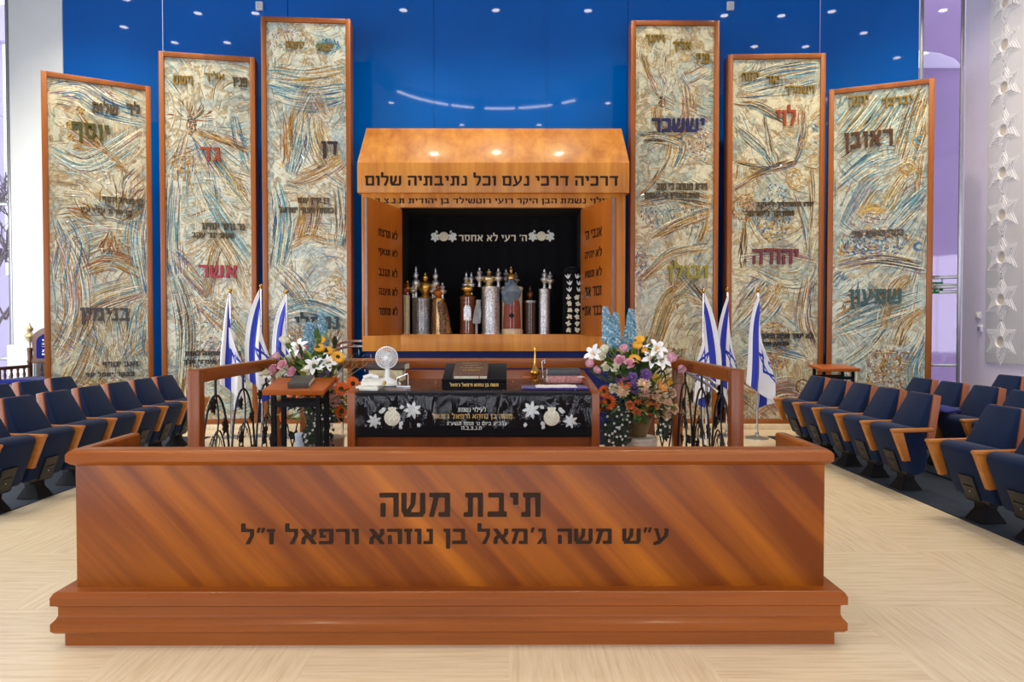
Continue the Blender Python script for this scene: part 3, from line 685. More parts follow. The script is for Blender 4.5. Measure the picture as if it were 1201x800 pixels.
# embroidered cloth
X0, X1 = onto(612, 4.8), onto(689, 4.8); ec = thing('embroidered_cloth', 'purple cloth with white embroidered centre folded flat on the table', 'cloth', ((X0+X1)/2, 4.83, tz(4.83)+.008))
h = (X1-X0)/2; PURP = velvet('purple_cloth', S(62, 42, 108), .2)
def slab(nx, ny, hx, hy, t, amp, seed):
    b = MB(); rnd = random.Random(seed); vs = []
    for j in range(ny+1):
        for i in range(nx+1):
            vs.append((-hx+2*hx*i/nx, -hy+2*hy*j/ny, t+amp*rnd.uniform(-1, 1)))
    n = nx+1; m_ = len(vs); vs2 = vs + [(x, y, .0) for x, y, z in vs]
    fs = [(j*n+i, j*n+i+1, (j+1)*n+i+1, (j+1)*n+i) for j in range(ny) for i in range(nx)] 
    fs += [tuple(m_+q for q in f[::-1]) for f in fs]
    edge = [i for i in range(n)] + [j*n+n-1 for j in range(1, ny+1)] + [ny*n+i for i in range(n-2, -1, -1)] + [j*n for j in range(ny-1, 0, -1)]
    fs += [(edge[q], m_+edge[q], m_+edge[(q+1) % len(edge)], edge[(q+1) % len(edge)]) for q in range(len(edge))]
    b.add(vs2, fs); return b
slab(24, 8, h, .12, .012, .002, 1).build('cloth', PURP, ec)
o = slab(40, 10, h*.62, .085, .006, .003, 2).build('embroidered_panel', plain('white_embroidery', S(232, 228, 222), .7, 0, .1, 120, .5), ec, loc=(.01, 0, .012))
for s in (-1, 1):
    b = MB()
    for q in range(6): petal(b, (s*h*.84, -.06+.0*q, .016), q*PI/3, .035, .022, 0, T(0, 0, 0) @ T(0, .06, .016) @ RX(-PI/2) @ T(0, .0, -.016))
    b.build('corner_flower', plain('orange_thread' if s < 0 else 'white_thread', S(210, 120, 60) if s < 0 else S(230, 230, 230), .6), ec)
# fan
X = onto(454.5, 5.05); fn = thing('desk_fan', 'small white desk fan at the left of the reading table', 'fan', (X, 5.05, tz(5.05)+.006))
b = MB(); b.lathe([(0, 0), (.1, 0), (.1, .012), (.085, .026), (.03, .05), (.018, .06), (.016, .14), (0, .14)], 24, sx=1, sy=.8); b.build('base', WHITE, fn)
MH = T(0, -.03, .205) @ RX(PI/2)
b = MB()
for rr, z in ((.08, 0), (.075, .022), (.06, .032), (.045, .038), (.03, .041), (.075, -.022), (.06, -.032), (.04, -.038)):
    b.tube([(rr*math.cos(2*PI*i/28), rr*math.sin(2*PI*i/28), z) for i in range(29)], .0016 if rr < .079 else .004, 5, 0, MH)
for i in range(30):
    a = 2*PI*i/30; c, s_ = math.cos(a), math.sin(a)
    b.tube([(.018*c, .018*s_, .043), (.05*c, .05*s_, .037), (.07*c, .07*s_, .026), (.08*c, .08*s_, 0), (.07*c, .07*s_, -.026), (.03*c, .03*s_, -.04)], .0013, 4, 0, MH)
b.build('grille', WHITE, fn)
b = MB()
for i in range(3):
    a0 = 2*PI*i/3
    vs = [(.012*math.cos(a0), .012*math.sin(a0), -.01)] + [(.068*math.cos(a0+q*.3), .068*math.sin(a0+q*.3), -.012+.008*q) for q in range(4)] + [(.012*math.cos(a0+1), .012*math.sin(a0+1), .01)]
    b.add(vs+[(x, y, z-.003) for x, y, z in vs], [tuple(range(6)), tuple(range(11, 5, -1))]+[(i_, (i_+1) % 6, 6+(i_+1) % 6, 6+i_) for i_ in range(6)], 0, MH)
b.build('blades', plain('grey_fan_blade', S(176, 178, 180), .4), fn)
b = MB(); b.lathe([(0, .045), (.017, .044), (.017, .04), (0, .04)], 16, M=MH); b.lathe([(0, -.09), (.03, -.085), (.036, -.04), (0, -.038)], 16, M=MH); b.build('motor', WHITE, fn)
# phone-like white console, folded white cloths, cream box, metal stand
X = onto(434, 5.0); ph = thing('white_console', 'low white plastic console with cord left of the desk fan', 'device', (X, 5.0, tz(5.0)+.006), .1)
b = MB(); b.prism([(-.07, 0), (.07, 0), (.07, .055), (.02, .05), (-.07, .025)], -.06, .1, 'x'); b.build('body', WHITE, ph, bevel=.008)
b = MB(); b.tube([(-.05, .02, .06), (.0, .03, .075), (.06, .02, .06)], .014, 8); b.build('handset', WHITE, ph)
b = MB(); b.tube(bez((.09, .05, .04), (.12, .12, .16), (.16, .1, .1), (.22, .12, .03)), .004, 6); b.build('cord', PAPER, ph)
X = onto(432, 4.75); TOWEL = plain('white_cotton', S(228, 226, 216), .9, 0, .05, 50, .3)
for q, (dx, dy, nm, lab) in enumerate(((0, 0, 'folded_cloth', 'white folded cloth at the left front corner of the table'), (.02, .03, 'open_booklet', 'white booklet with yellow edge lying on the folded cloth'))):
    t = thing(nm, lab, 'cloth' if q == 0 else 'booklet', (X+dx, 4.75+dy+.04, tz(4.75)+.007+.03*q), .08*q)
    slab(12, 8, .075+.0*q, .1-.02*q, .028, .003, 20+q).build('layers', TOWEL, t)
    if q: b = MB(); b.box(.066, .084, -.08, .08, .0, .02); b.build('yellow_edge', plain('yellow_edge', S(214, 184, 70), .6), t)
    else: b = MB(); b.box(-.078, .078, -.104, -.096, .008, .014); b.build('fold', PAPER, t)
X = onto(455, 5.38)
book('book', 'thick old book with cream pages behind the desk fan', X, 5.38, tz(5.38)+.006, .26, .2, .085, plain('cream_book_edge', S(196, 184, 140), .6, 0, .15, 30), 0)
book('book', 'dark brown book lying on the thick cream-paged book', X+.01, 5.38, tz(5.38)+.0925, .29, .2, .05, plain('dark_brown_cover', S(58, 46, 38), .45), -.06)
X = onto(474, 4.95); ms = thing('metal_bracket', 'small shiny metal bracket standing right of the desk fan', 'bracket', (X, 4.95, tz(4.95)+.006))
b = MB(); b.prism([(-.05, 0), (.05, 0), (.05, .006), (-.044, .006), (-.044, .06), (.03, .09), (.03, .1), (-.05, .068)], -.03, .03, 'y'); b.build('bent_plate', CHROME, ms, bevel=.001)
b = MB(); b.tube([(.03, 0, .09), (.03, 0, .006)], .004, 6); b.build('strut', CHROME, ms)

# ---------------------------------------------------------------- lecterns
def lectern(label, loc, zt, wd, dp, slope, book_=False):
    t = thing('lectern', label, 'lectern', loc); h = zt-loc[2]
    A = T(0, 0, h) @ RX(slope)
    b = MB(); b.box(-wd/2, wd/2, -dp/2, dp/2, -.03, 0, 0, A); b.build('top', W_LECT, t, bevel=.004)
    b = MB(); b.box(-wd/2, wd/2, -dp/2-.012, -dp/2, -.034, .008, 0, A); b.build('ledge', W_LECT, t, bevel=.003)
    for sx in (-1, 1):
        for sy in (-1, 1):
            x, y = sx*(wd/2-.06), sy*(dp/2-.06); b = MB(); b.box(x-.016, x+.016, y-.016, y+.016, 0, h-.035+y*math.tan(slope)); b.build('leg', BLACKM, t)
    for y in (-dp/2+.06, dp/2-.06):
        b = MB(); b.box(-wd/2+.044, wd/2-.044, y-.014, y+.014, h-.16, h-.12); b.build('crossbar', BLACKM, t)
    for sx in (-1, 1):
        x = sx*(wd/2-.06); b = MB(); b.box(x-.014, x+.014, -dp/2+.07, dp/2-.07, .1, .13); b.build('side_rail', BLACKM, t)
    return t, A
p = at(344, 460, 4.85)
l1, A1 = lectern('wooden lectern with black metal legs and a dark book beside the left flowers', (p.x, 5.02, .2), 1.08, .44, .34, .2)
bk = book('book', 'dark grey hardback lying on the left lectern', p.x+.01, 5.07, 1.0, .15, .21, .04, plain('charcoal_cover', S(70, 68, 62), .5))
bk.matrix_world = T(p.x, 5.02, .2) @ A1 @ T(.015, -.02, .001) @ RZ(.06)
p = at(986, 435, 8.8)
lectern('low wooden lectern with black legs behind the right seat rows', (p.x, 9.0, .008), .97, .5, .4, .1)
# ---------------------------------------------------------------- the Torah ark
AF = 9.65
ARKX = (-2.075+1.64)/2
ark = thing('torah_ark', 'large wooden Torah ark with slanted roof and open lettered doors', 'ark', (ARKX, AF, 0))
W2 = 1.858; OX0, OX1 = -1.53-ARKX, 1.037-ARKX; OZ0, OZ1 = 1.39, 3.177
def az(py, Y=AF): return at(560, py, Y).z
b = MB(); b.box(-W2, OX0, 0, .08, 1.15, 3.39); b.build('left_stile', W_ARK, ark, bevel=.003)
b = MB(); b.box(OX1, W2, 0, .08, 1.15, 3.39); b.build('right_stile', W_ARK, ark, bevel=.003)
b = MB(); b.box(OX0, OX1, 0, .08, 1.15, OZ0); b.build('sill', W_ARK, ark, bevel=.003)
b = MB(); b.box(OX0, OX1, .0, .08, OZ1, 3.39); b.build('header', W_ARK, ark, bevel=.003)
for s in (-1, 1):
    x0, x1 = sorted((s*W2, s*(W2-.03))); b = MB(); b.box(x0, x1, .08, 1.2, 1.15, 3.5); b.build('side_panel', W_ARK, ark)
DARKLIN = plain('black_lining', S(10, 10, 12), .85)
b = MB(); b.box(OX0-.05, OX1+.05, .82, .85, OZ0-.02, OZ1+.05); b.box(OX0-.06, OX0, .08, .82, OZ0-.02, OZ1+.05); b.box(OX1, OX1+.06, .08, .82, OZ0-.02, OZ1+.05); b.box(OX0, OX1, .08, .82, OZ1, OZ1+.05); b.build('lining', DARKLIN, ark)
b = MB(); b.box(OX0, OX1, .08, .82, OZ0-.05, OZ0-.004); b.build('shelf', W_ARK, ark)
RW = 1.9
b = MB(); b.box(-RW, RW, -.08, .1, 3.37, 3.785); fas = b.build('fascia', W_ARK, ark, bevel=.004)
def al(s, x0, x1, y0, y1, dy, off, par, depth=.006):
    a = at(x0, y0, AF+dy); c = at(x1, y1, AF+dy)
    return lettering('inscription', s, INLAY, par, c.x-a.x, a.z-c.z, depth, T((a.x+c.x)/2-ARKX, dy, (a.z+c.z)/2), off)
al('דרכיה דרכי נעם וכל נתיבתיה שלום', 428, 725, 202, 219, -.08, .03, fas)
al('לעילוי נשמת הבן היקר רועי רוטשילד בן יהודית ת.נ.צ.ב.ה', 430, 723, 230.5, 240.5, 0, .02, ark, .004)
RI = 1.84
b = MB()
b.add([(-RW, -.08, 3.785), (RW, -.08, 3.785), (RI+.02, .36, 4.39), (-RI-.02, .36, 4.39), (-RW, -.02, 3.785), (RW, -.02, 3.785), (RI+.02, .42, 4.39), (-RI-.02, .42, 4.39)],
      [(0, 1, 2, 3), (7, 6, 5, 4), (0, 4, 5, 1), (3, 2, 6, 7), (0, 3, 7, 4), (1, 5, 6, 2)])
b.build('roof', W_ARK, ark, bevel=.003)
b = MB(); b.box(-RI, RI, .4, 1.2, 3.4, 4.36); b.build('roof_back', W_ARK, ark)
b = MB(); b.box(-W2+.03, W2-.03, .1, 1.2, 0, 1.15); b.build('plinth', NAVY, ark)
# open doors
EDGE = plain('dull_edge_metal', S(128, 120, 112), .55, .3)
DW = .96
for s, texts in ((-1, ('לא תרצח', 'לא תנאף', 'לא תגנב', 'לא תענה', 'לא תחמד')), (1, ('אנכי ה׳', 'לא יהיה', 'לא תשא', 'זכור את', 'כבד את'))):
    hx = OX0 if s < 0 else OX1
    ang = math.atan2(-.9, s*.30)                     # direction from hinge to free edge
    M = T(hx, -.012, 0) @ RZ(ang)
    b = MB(); y0, y1 = (-.0, .035) if s < 0 else (-.035, 0)
    b.box(.01, DW, y0, y1, OZ0-.01, OZ1-.03, 0, M); d = b.build('door', W_DOOR, ark, bevel=.003)
    b = MB(); yy = (-.04, .035) if s < 0 else (-.035, .04)
    y2 = (.0, .03) if s < 0 else (-.03, .0); b.box(DW, DW+.01, y2[0], y2[1], OZ0-.01, OZ1-.03, 0, M); b.build('edge_strip', EDGE, d)
    b = MB(); b.box(DW-.3, DW, yy[0]+(0 if s < 0 else .036), yy[1]-(.036 if s < 0 else 0), OZ0-.01, OZ1-.03, 0, M); b.build('folded_leaf', W_DOOR, d, bevel=.002)
    for q in range(3):
        b = MB(); z = OZ0+.2+q*.7; b.tube([tuple(M @ Vector((0, .0, z))), tuple(M @ Vector((0, 0, z+.1)))], .012, 8); b.build('hinge', STEEL, d)
    # lettering on the face turned to the room axis
    for q, tx in enumerate(texts):
        z = OZ1-.42-.26*q
        if s < 0: F = M @ T(.42, .035, z) @ RZ(PI)
        else: F = M @ T(.42, -.035, z)
        lettering('door_line', tx, INLAY, d, .52, .13, .004, F, .02, 2)
    if s > 0:
        kb = MB(); F = M @ T(.14, -.035, 1.75); kb.lathe([(0, .03), (.02, .028), (.022, .02), (.01, .012), (.012, 0)], 14, M=F @ RX(PI/2)); kb.build('knob', BLACKM, d)
        kb = MB(); F = M @ T(.2, -.035, 1.95); kb.box(-.02, .02, -.014, 0, -.05, .03, 0, F); kb.build('latch', CHROME, d)
# curtain with embroidery
cu = thing('ark_curtain', 'black curtain with white embroidered verse and flowers inside the ark', 'curtain', (ARKX, AF+.78, OZ0))
def foldcloth(x0, x1, z0, z1, y, amp, waves, ph=0):
    b = MB(); n = 80; vs = []
    for k in range(2):
        for i in range(n+1):
            x = x0+(x1-x0)*i/n; vs.append((x, y+amp*math.sin(waves*x+ph), (z0, z1)[k]))
    b.add(vs, [(i, i+1, n+2+i, n+1+i) for i in range(n)]); return b
foldcloth(OX0+.02, OX1-.02, .0, OZ1-OZ0-.01, 0, .012, 26).build('velvet', VBLACK, cu)
def cup(px, py, Y): p = at(px, py, Y); return (p.x-ARKX, p.z-OZ0)
YC = AF+.755
a = cup(538, 273, YC); c = cup(618, 283.5, YC)
lettering('verse', 'ה׳ רעי לא אחסר', THREAD, cu, c[0]-a[0], a[1]-c[1], .003, T((a[0]+c[0])/2, -.025, (a[1]+c[1])/2), .03, 2)
for cx, cy in ((520.5, 277.5), (635, 277)):
    x, z = cup(cx, cy, YC); k = YC/800; b = MB()
    M = T(x, -.03, z) @ RX(PI/2); b.lathe([(0, .006), (4*k, .005), (5.5*k, 0)], 16, M=M); b.build('embroidered_pomegranate', THREAD, cu)
    for s in (-1, 1):
        b = MB()
        for q in range(6): petal(b, (x+s*10*k, -.03, z-.01), q*PI/3, 6*k, 3.5*k)
        b.build('embroidered_blossom', SILVERTHREAD, cu)
        for q in range(3): b = MB(); petal(b, (x+s*(7+2*q)*k, -.03, z+(4-6*(q % 2))*k), s*(.6+.7*q), 4*k, 2*k); b.build('embroidered_leaf', SILVERTHREAD, cu)
# hanging mantle with two floral strips at the right of the ark
mt = thing('torah_mantle', 'black velvet mantle with two tall white floral strips, right end of ark', 'mantle', (at(672, 345, AF+.3).x, AF+.33, OZ0))
b = MB(); b.lathe([(0, 0), (.145, 0), (.15, .02), (.145, .5), (.13, .92), (.1, .97), (0, .985)], 24, sy=.6); b.build('velvet', VBLACK, mt)
rnd = random.Random(4)
for s in (-1, 1):
    for q in range(9):
        b = MB(); zz = .06+.095*q; x = s*.06+rnd.uniform(-.014, .014); big = .05 if q < 6 else .034
        if q < 6:
            for j in range(6): petal(b, (x, -.098, zz), j*PI/3+rnd.uniform(0, 1), big*rnd.uniform(.7, 1), big*.6)
            b.build('embroidered_blossom', THREAD, mt)
        else:
            for j in (-.5, .1, .6): petal(b, (x, -.096, zz-.02), j+s*.2, .08, .02)
            b.build('embroidered_leaf', SILVERTHREAD, mt)

# ---------------------------------------------------------------- Torah scrolls in their cases
SILV = plain('chased_silver', S(210, 210, 210), .3, .9, .45, 42, .9)
SILVD = plain('dark_chased_silver', S(150, 150, 150), .32, .9, .5, 42, .9)
COPPER = plain('brown_lacquer_case', S(120, 66, 38), .32, .25, .15, 20)
CREAM = plain('cream_case', S(206, 190, 150), .4, .0, .1, 25)
REDB = plain('red_brown_velvet', S(128, 52, 34), .6, 0, .2, 40)
BROC = NT('gold_brown_brocade'); _n = BROC.noise(BROC.coords((1, 1, .5)), 14, 2, .5, 2.5)
BROC.pbr(BROC.ramp(_n.outputs[0], [(.42, S(44, 26, 14)), (.5, S(150, 104, 50)), (.6, S(58, 34, 18))]), .5); BROC = BROC.m
GREYCL = plain('grey_silk', S(150, 152, 158), .6, 0, .15, 10)
def finial(b, x, y, z, h, k=1.0, mi=0):
    s_ = h
    b.lathe([(0, 0), (.014*k, 0), (.012*k, .25*s_), (.018*k, .3*s_), (.034*k, .42*s_), (.036*k, .5*s_), (.022*k, .58*s_), (.013*k, .62*s_), (.024*k, .7*s_), (.02*k, .78*s_), (.008*k, .84*s_), (.01*k, .9*s_), (.003*k, 1.0*s_)], 12, (x, y, z), mi)
def crown(r, z, h):
    return [(q*r, z+t*h) for q, t in ((0, 0), (.78, 0), (.84, .05), (.52, .12), (.6, .17), (.96, .3), (1.06, .42), (.95, .54), (.5, .64), (.28, .68), (.48, .76), (.44, .83), (.16, .88), (.2, .93), (.06, 1), (0, 1))]
def case(label, px0, px1, ptop, mat, dy=.3, pfin=(), pcrown=None, crownmat=GOLD, finmat=SILV, bands=(), sides=16, splits=True, bandmat=None, name='torah_case'):
    Y = AF+dy; k = Y/800; xc = at((px0+px1)/2, 390, Y).x; r = (px1-px0)/2*k; h = at(560, ptop, Y).z-OZ0
    t = thing(name, label, 'Torah case', (xc, Y, OZ0-.004))
    b = MB(); b.lathe([(0, 0), (r, 0), (r, .02), (r*.96, .03), (r*.96, h-.04), (r, h-.03), (r, h-.012), (r*.9, h), (0, h+.004)], 24 if sides > 12 else sides); b.build('body', mat, t, smooth=40 if sides > 12 else 20)
    for z0, z1 in bands:
        b = MB(); b.lathe([(r*.9, z0*h), (r*1.03, z0*h), (r*1.03, z1*h), (r*.9, z1*h)], 24); b.build('band', bandmat or finmat, t)
    if splits:
        b = MB()
        for s in (-1, 1): b.tube([(s*r*.16, -r*.97, .02), (s*r*.16, -r*.97, h-.02)], .006, 6)
        b.build('door_edge', finmat, t)
    if pcrown:
        b = MB(); ch = at(560, pcrown[1], Y).z-OZ0-h; b.lathe(crown(pcrown[0]*k, h, ch), 20, ((pcrown[2]-(px0+px1)/2)*k if len(pcrown) > 2 else 0, 0, 0)); b.build('crown', crownmat, t)
    for fx, fy in pfin:
        b = MB(); x = (fx-(px0+px1)/2)*k; finial(b, x, 0, h-.002, at(560, fy, Y).z-OZ0-h, 1.8); b.build('finial', finmat, t)
    return t, r, h, k
case('cream Torah case with red crown half hidden by the left ark door', 470, 481, 346, CREAM, .3, ((478, 328),), (5, 331), REDB, GOLD)
case('dark silver Torah case with bulbous gilt crown between two tall finials', 483, 508.5, 349, SILVD, .34, ((488, 312), (511, 314), (485, 331), (508, 332)), (8, 319, 499), GOLD, SILV)
t, r_, h_, k_ = case('Torah scroll in gold and brown brocade with amber crown', 507, 522, 350, GOLD, .22, ((519, 331),), (6, 333, 514), plain('amber_crown', S(178, 96, 30), .3, .5), SILV)
b = MB(); rr = []
for i in range(7):
    z = h_*.9*(1-i/6); wv = 1+.55*i/6; rr.append([((r_*1.05*wv+.012*math.sin(5*a_+i))*math.cos(a_)+.055*i/6, (r_*1.05+.012*math.sin(4*a_))*math.sin(a_), z+.004) for a_ in (2*PI*j/28 for j in range(28))])
b.loft(rr); b.build('brocade_mantle', BROC, t)
case('brown Torah case with silver plaque and gilt dome', 539.5, 558, 347, COPPER, .3, ((547, 319), (553, 319)), (8, 327), GOLD, SILV, ((.05, .12), (.8, .86), (.92, .97)), bandmat=COPPER)
o = [q for q in bpy.data.objects if q.get('label', '').startswith('brown Torah case')][0]
b = MB(); b.box(-.055, .055, -.125, -.1, .2, .38); b.prism([(-.055, .38), (.055, .38), (.03, .42), (-.03, .42)], -.125, -.1, 'y'); b.build('silver_plaque', SILV, o, bevel=.004)
t, r_, h_, k_ = case('bright silver Torah case with round crown at the centre of the ark', 564.5, 586.5, 336, SILV, .22, ((562.5, 313), (584.5, 314)), (8, 314.5, 573.5), plain('pale_gold_crown', S(206, 190, 150), .25, 1.0, .1, 30), SILV)
sh = thing('silk_sash', 'grey silk sash hanging at the left of the bright silver case', 'sash', (at(559, 350, AF+.13).x, AF+.1, OZ0))
b = MB(); rr = []
for i in range(8):
    z = .02+.33*i/7+.14; rr.append([(.05*math.cos(a_)*(1-.35*i/7)+.012*math.sin(3*a_+i*.8)+.03*i/7, .022*math.sin(a_)+.01*math.sin(5*a_), z) for a_ in (2*PI*j/20 for j in range(20))])
b.loft(rr); b.build('cloth', GREYCL, sh)
b = MB(); b.lathe([(.0, .15), (.05, .153), (.042, .17), (.0, .17)], 12, sy=.5); b.tube([(0, 0, .002), (0, 0, .15)], .018, 8); b.build('fringe', GREYCL, sh)
t, r_, h_, k_ = case('cream and red Torah case draped with a blue-grey kerchief', 588, 613, 336, CREAM, .3, ((593.5, 315), (605, 319)), (5, 312, 599.5), GOLD, SILVD, ((0, .1), (.93, .99)), bandmat=CREAM)
b = MB(); n = 16; R2 = r_*1.015
arch = lambda u: min(.72, .25+.62*math.sqrt(max(0, 1-abs(u)**3)))
vs = []; 
for i in range(n+1):
    u = -1+2*i/n; a_ = -PI/2+u*.95; vs += [(R2*math.cos(a_), R2*math.sin(a_), h_*.12), (R2*math.cos(a_), R2*math.sin(a_), h_*arch(u))]
b.add(vs, [(2*i, 2*i+2, 2*i+3, 2*i+1) for i in range(n)]); b.build('red_arch', REDB, t)
ke = MB(); rr = []; KER = plain('blue_grey_kerchief', S(96, 108, 122), .7, 0, .3, 14)
for i in range(9):
    z = h_*(1.16-.72*i/8); wv = (.16, .42, .8, 1.08, 1.0, .84, .7, .5, .3)[i]
    rr.append([((r_*.85*wv)*math.cos(a_)+.01*math.sin(6*a_+i)-.012, (r_*.55*wv)*math.sin(a_)-r_*.62-.006*i*(i < 4)+.008*math.sin(5*a_), z) for a_ in (2*PI*j/22 for j in range(22))])
ke.loft(rr); kt = thing('kerchief', 'blue-grey kerchief tied over the cream and red Torah case', 'kerchief', t.location); ke.build('cloth', KER, kt)
b = MB(); b.box(-.03, .03, -.01, .01, -.03, .03, 0, T(-.005, -r_-.02, h_*.39) @ RY(.8)); b.build('corner_tassel', DARKLIN, kt)
case('plain dark brown Torah case right of the cream and red one', 614.5, 629, 352, plain('dark_brown_case', S(74, 42, 28), .4, .1), .36, (), (3.6, 335), plain('dark_copper_crown', S(110, 62, 34), .35, .6), SILVD, ((.93, .99),))
case('slim polished silver Torah case with two finials, rightmost of the cases', 631.5, 645.5, 338, SILV, .3, ((638.5, 315), (645, 318)), None, GOLD, SILV)

# ark steps and chrome handrails
stp = thing('ark_steps', 'blue carpeted steps leading up to the Torah ark', 'steps', (ARKX, AF, 0))
for q, (d_, z0, z1) in enumerate(((1.05, .008, .15), (.75, .15, .3), (.45, .3, .45))):
    b = MB(); b.box(-1.45, 1.45, -d_, .098, z0, z1); b.build('step', NAVY, stp, bevel=.006)
for s in (-1, 1):
    hr = thing('handrail', 'chrome handrail beside the ark steps, %s side' % ('right' if s > 0 else 'left'), 'handrail', (ARKX+s*2.06, 9.3, 0))
    b = MB(); ln = []
    for dz in (0, -.07):
        b.tube([(-s*.25, .14, 1.3+dz), (-s*.12, .1, 1.3+dz), (0, .0, 1.28+dz), (s*.52, -1.35, .87+dz), (s*.56, -1.45, .82+dz)], .018, 10)
    b.build('rail', CHROME, hr)
    for px, py, pz in ((0, 0, 1.28), (s*.49, -1.27, .89)):
        b = MB(); b.tube([(px, py, .008), (px, py, pz)], .017, 10); b.lathe([(0, .008), (.05, .008), (.05, .016), (0, .016)], 14, (px, py, 0)); b.build('post', CHROME, hr)
# ---------------------------------------------------------------- painted ceramic relief panels
def ceramic(name, seed, tint):
    t = NT(name); v = t.coords((1, 1, 1), loc=(seed*7.3, seed*3.1, seed*5.7))
    wrp = t.noise(v, 1.6, 3); vv = t.n('ShaderNodeVectorMath', operation='MULTIPLY_ADD')
    t.l(wrp.outputs['Color'], vv.inputs[0]); vv.inputs[1].default_value = (.9, .9, .9); t.l(v, vv.inputs[2]); wv = vv.outputs[0]
    big = t.noise(wv, 1.5, 4, .6); vein = t.noise(wv, 3.4, 8, .68); blue = t.noise(wv, 1.9, 6, .65); fine = t.noise(wv, 16, 5, .7); rose = t.noise(wv, 2.6, 4)
    base = t.ramp(fine.outputs[0], [(.3, S(190, 184, 158)), (.5, S(226, 224, 206)), (.75, S(236, 236, 224))])
    och = t.ramp(vein.outputs[0], [(.40, (0, 0, 0, 1)), (.47, (.9, .9, .9, 1)), (.5, (.1, .1, .1, 1)), (.6, (0, 0, 0, 1)), (.66, (.85, .85, .85, 1)), (.75, (.3, .3, .3, 1))])
    c = t.mix(och, base, t.ramp(fine.outputs[0], [(.35, S(140, 106, 54)), (.65, S(200, 168, 102))]))
    bl = t.ramp(blue.outputs[0], [(.48, (0, 0, 0, 1)), (.56, (.8, .8, .8, 1)), (.62, (.2, .2, .2, 1)), (.7, (.85, .85, .85, 1))])
    c = t.mix(t.math('MULTIPLY', bl, .75), c, t.ramp(fine.outputs[0], [(.35, S(70, 116, 142)), (.65, S(156, 194, 200))]))
    rs = t.ramp(rose.outputs[0], [(.62, (0, 0, 0, 1)), (.72, (.45, .45, .45, 1))]); c = t.mix(rs, c, S(150, 104, 110))
    ln = t.ramp(vein.outputs[0], [(.478, (0, 0, 0, 1)), (.492, (.75, .75, .75, 1)), (.506, (0, 0, 0, 1))]); c = t.mix(ln, c, S(76, 58, 38))
    c = t.mix(.55, c, tint, 'MULTIPLY')
    h = t.math('ADD', t.math('MULTIPLY', vein.outputs[0], 1.4), t.math('MULTIPLY', fine.outputs[0], .7))
    t.pbr(c, .32, 0, t.bump(h, .28, .02), **{'Coat Weight': .3, 'Coat Roughness': .15}); return t.m
def glaze(name, c): return plain(name, c, .3, 0, .3, 24, .3, **{'Coat Weight': .3})
PAL = [glaze('glaze_ochre', S(176, 138, 70)), glaze('glaze_brown', S(112, 82, 44)), glaze('glaze_teal', S(92, 146, 154)), glaze('glaze_blue', S(54, 98, 138)),
       glaze('glaze_mauve', S(154, 116, 126)), glaze('glaze_cream', S(218, 214, 188)), glaze('glaze_rust', S(160, 94, 52)), glaze('glaze_umber', S(66, 52, 36)), glaze('glaze_pale_blue', S(166, 196, 198)), glaze('glaze_gold', S(190, 158, 80))]
OC, BR, TE, BL, MA, CR, RU, UM, PB, GO = range(10)
PCOL = {'olive': S(78, 74, 14), 'rust': S(150, 62, 30), 'plum': S(52, 32, 48), 'deepteal': S(18, 48, 56), 'crimson': S(150, 32, 52), 'navy': S(30, 34, 84), 'yellow': S(140, 130, 12),
        'maroon': S(104, 44, 58), 'umber': S(80, 48, 16), 'green': S(34, 68, 64), 'ink': S(54, 48, 46), 'gold': S(132, 106, 28), 'brownink': S(84, 66, 34)}
PMAT = {k: plain('lettering_'+k, v, .4, .1, .2, 30) for k, v in PCOL.items()}
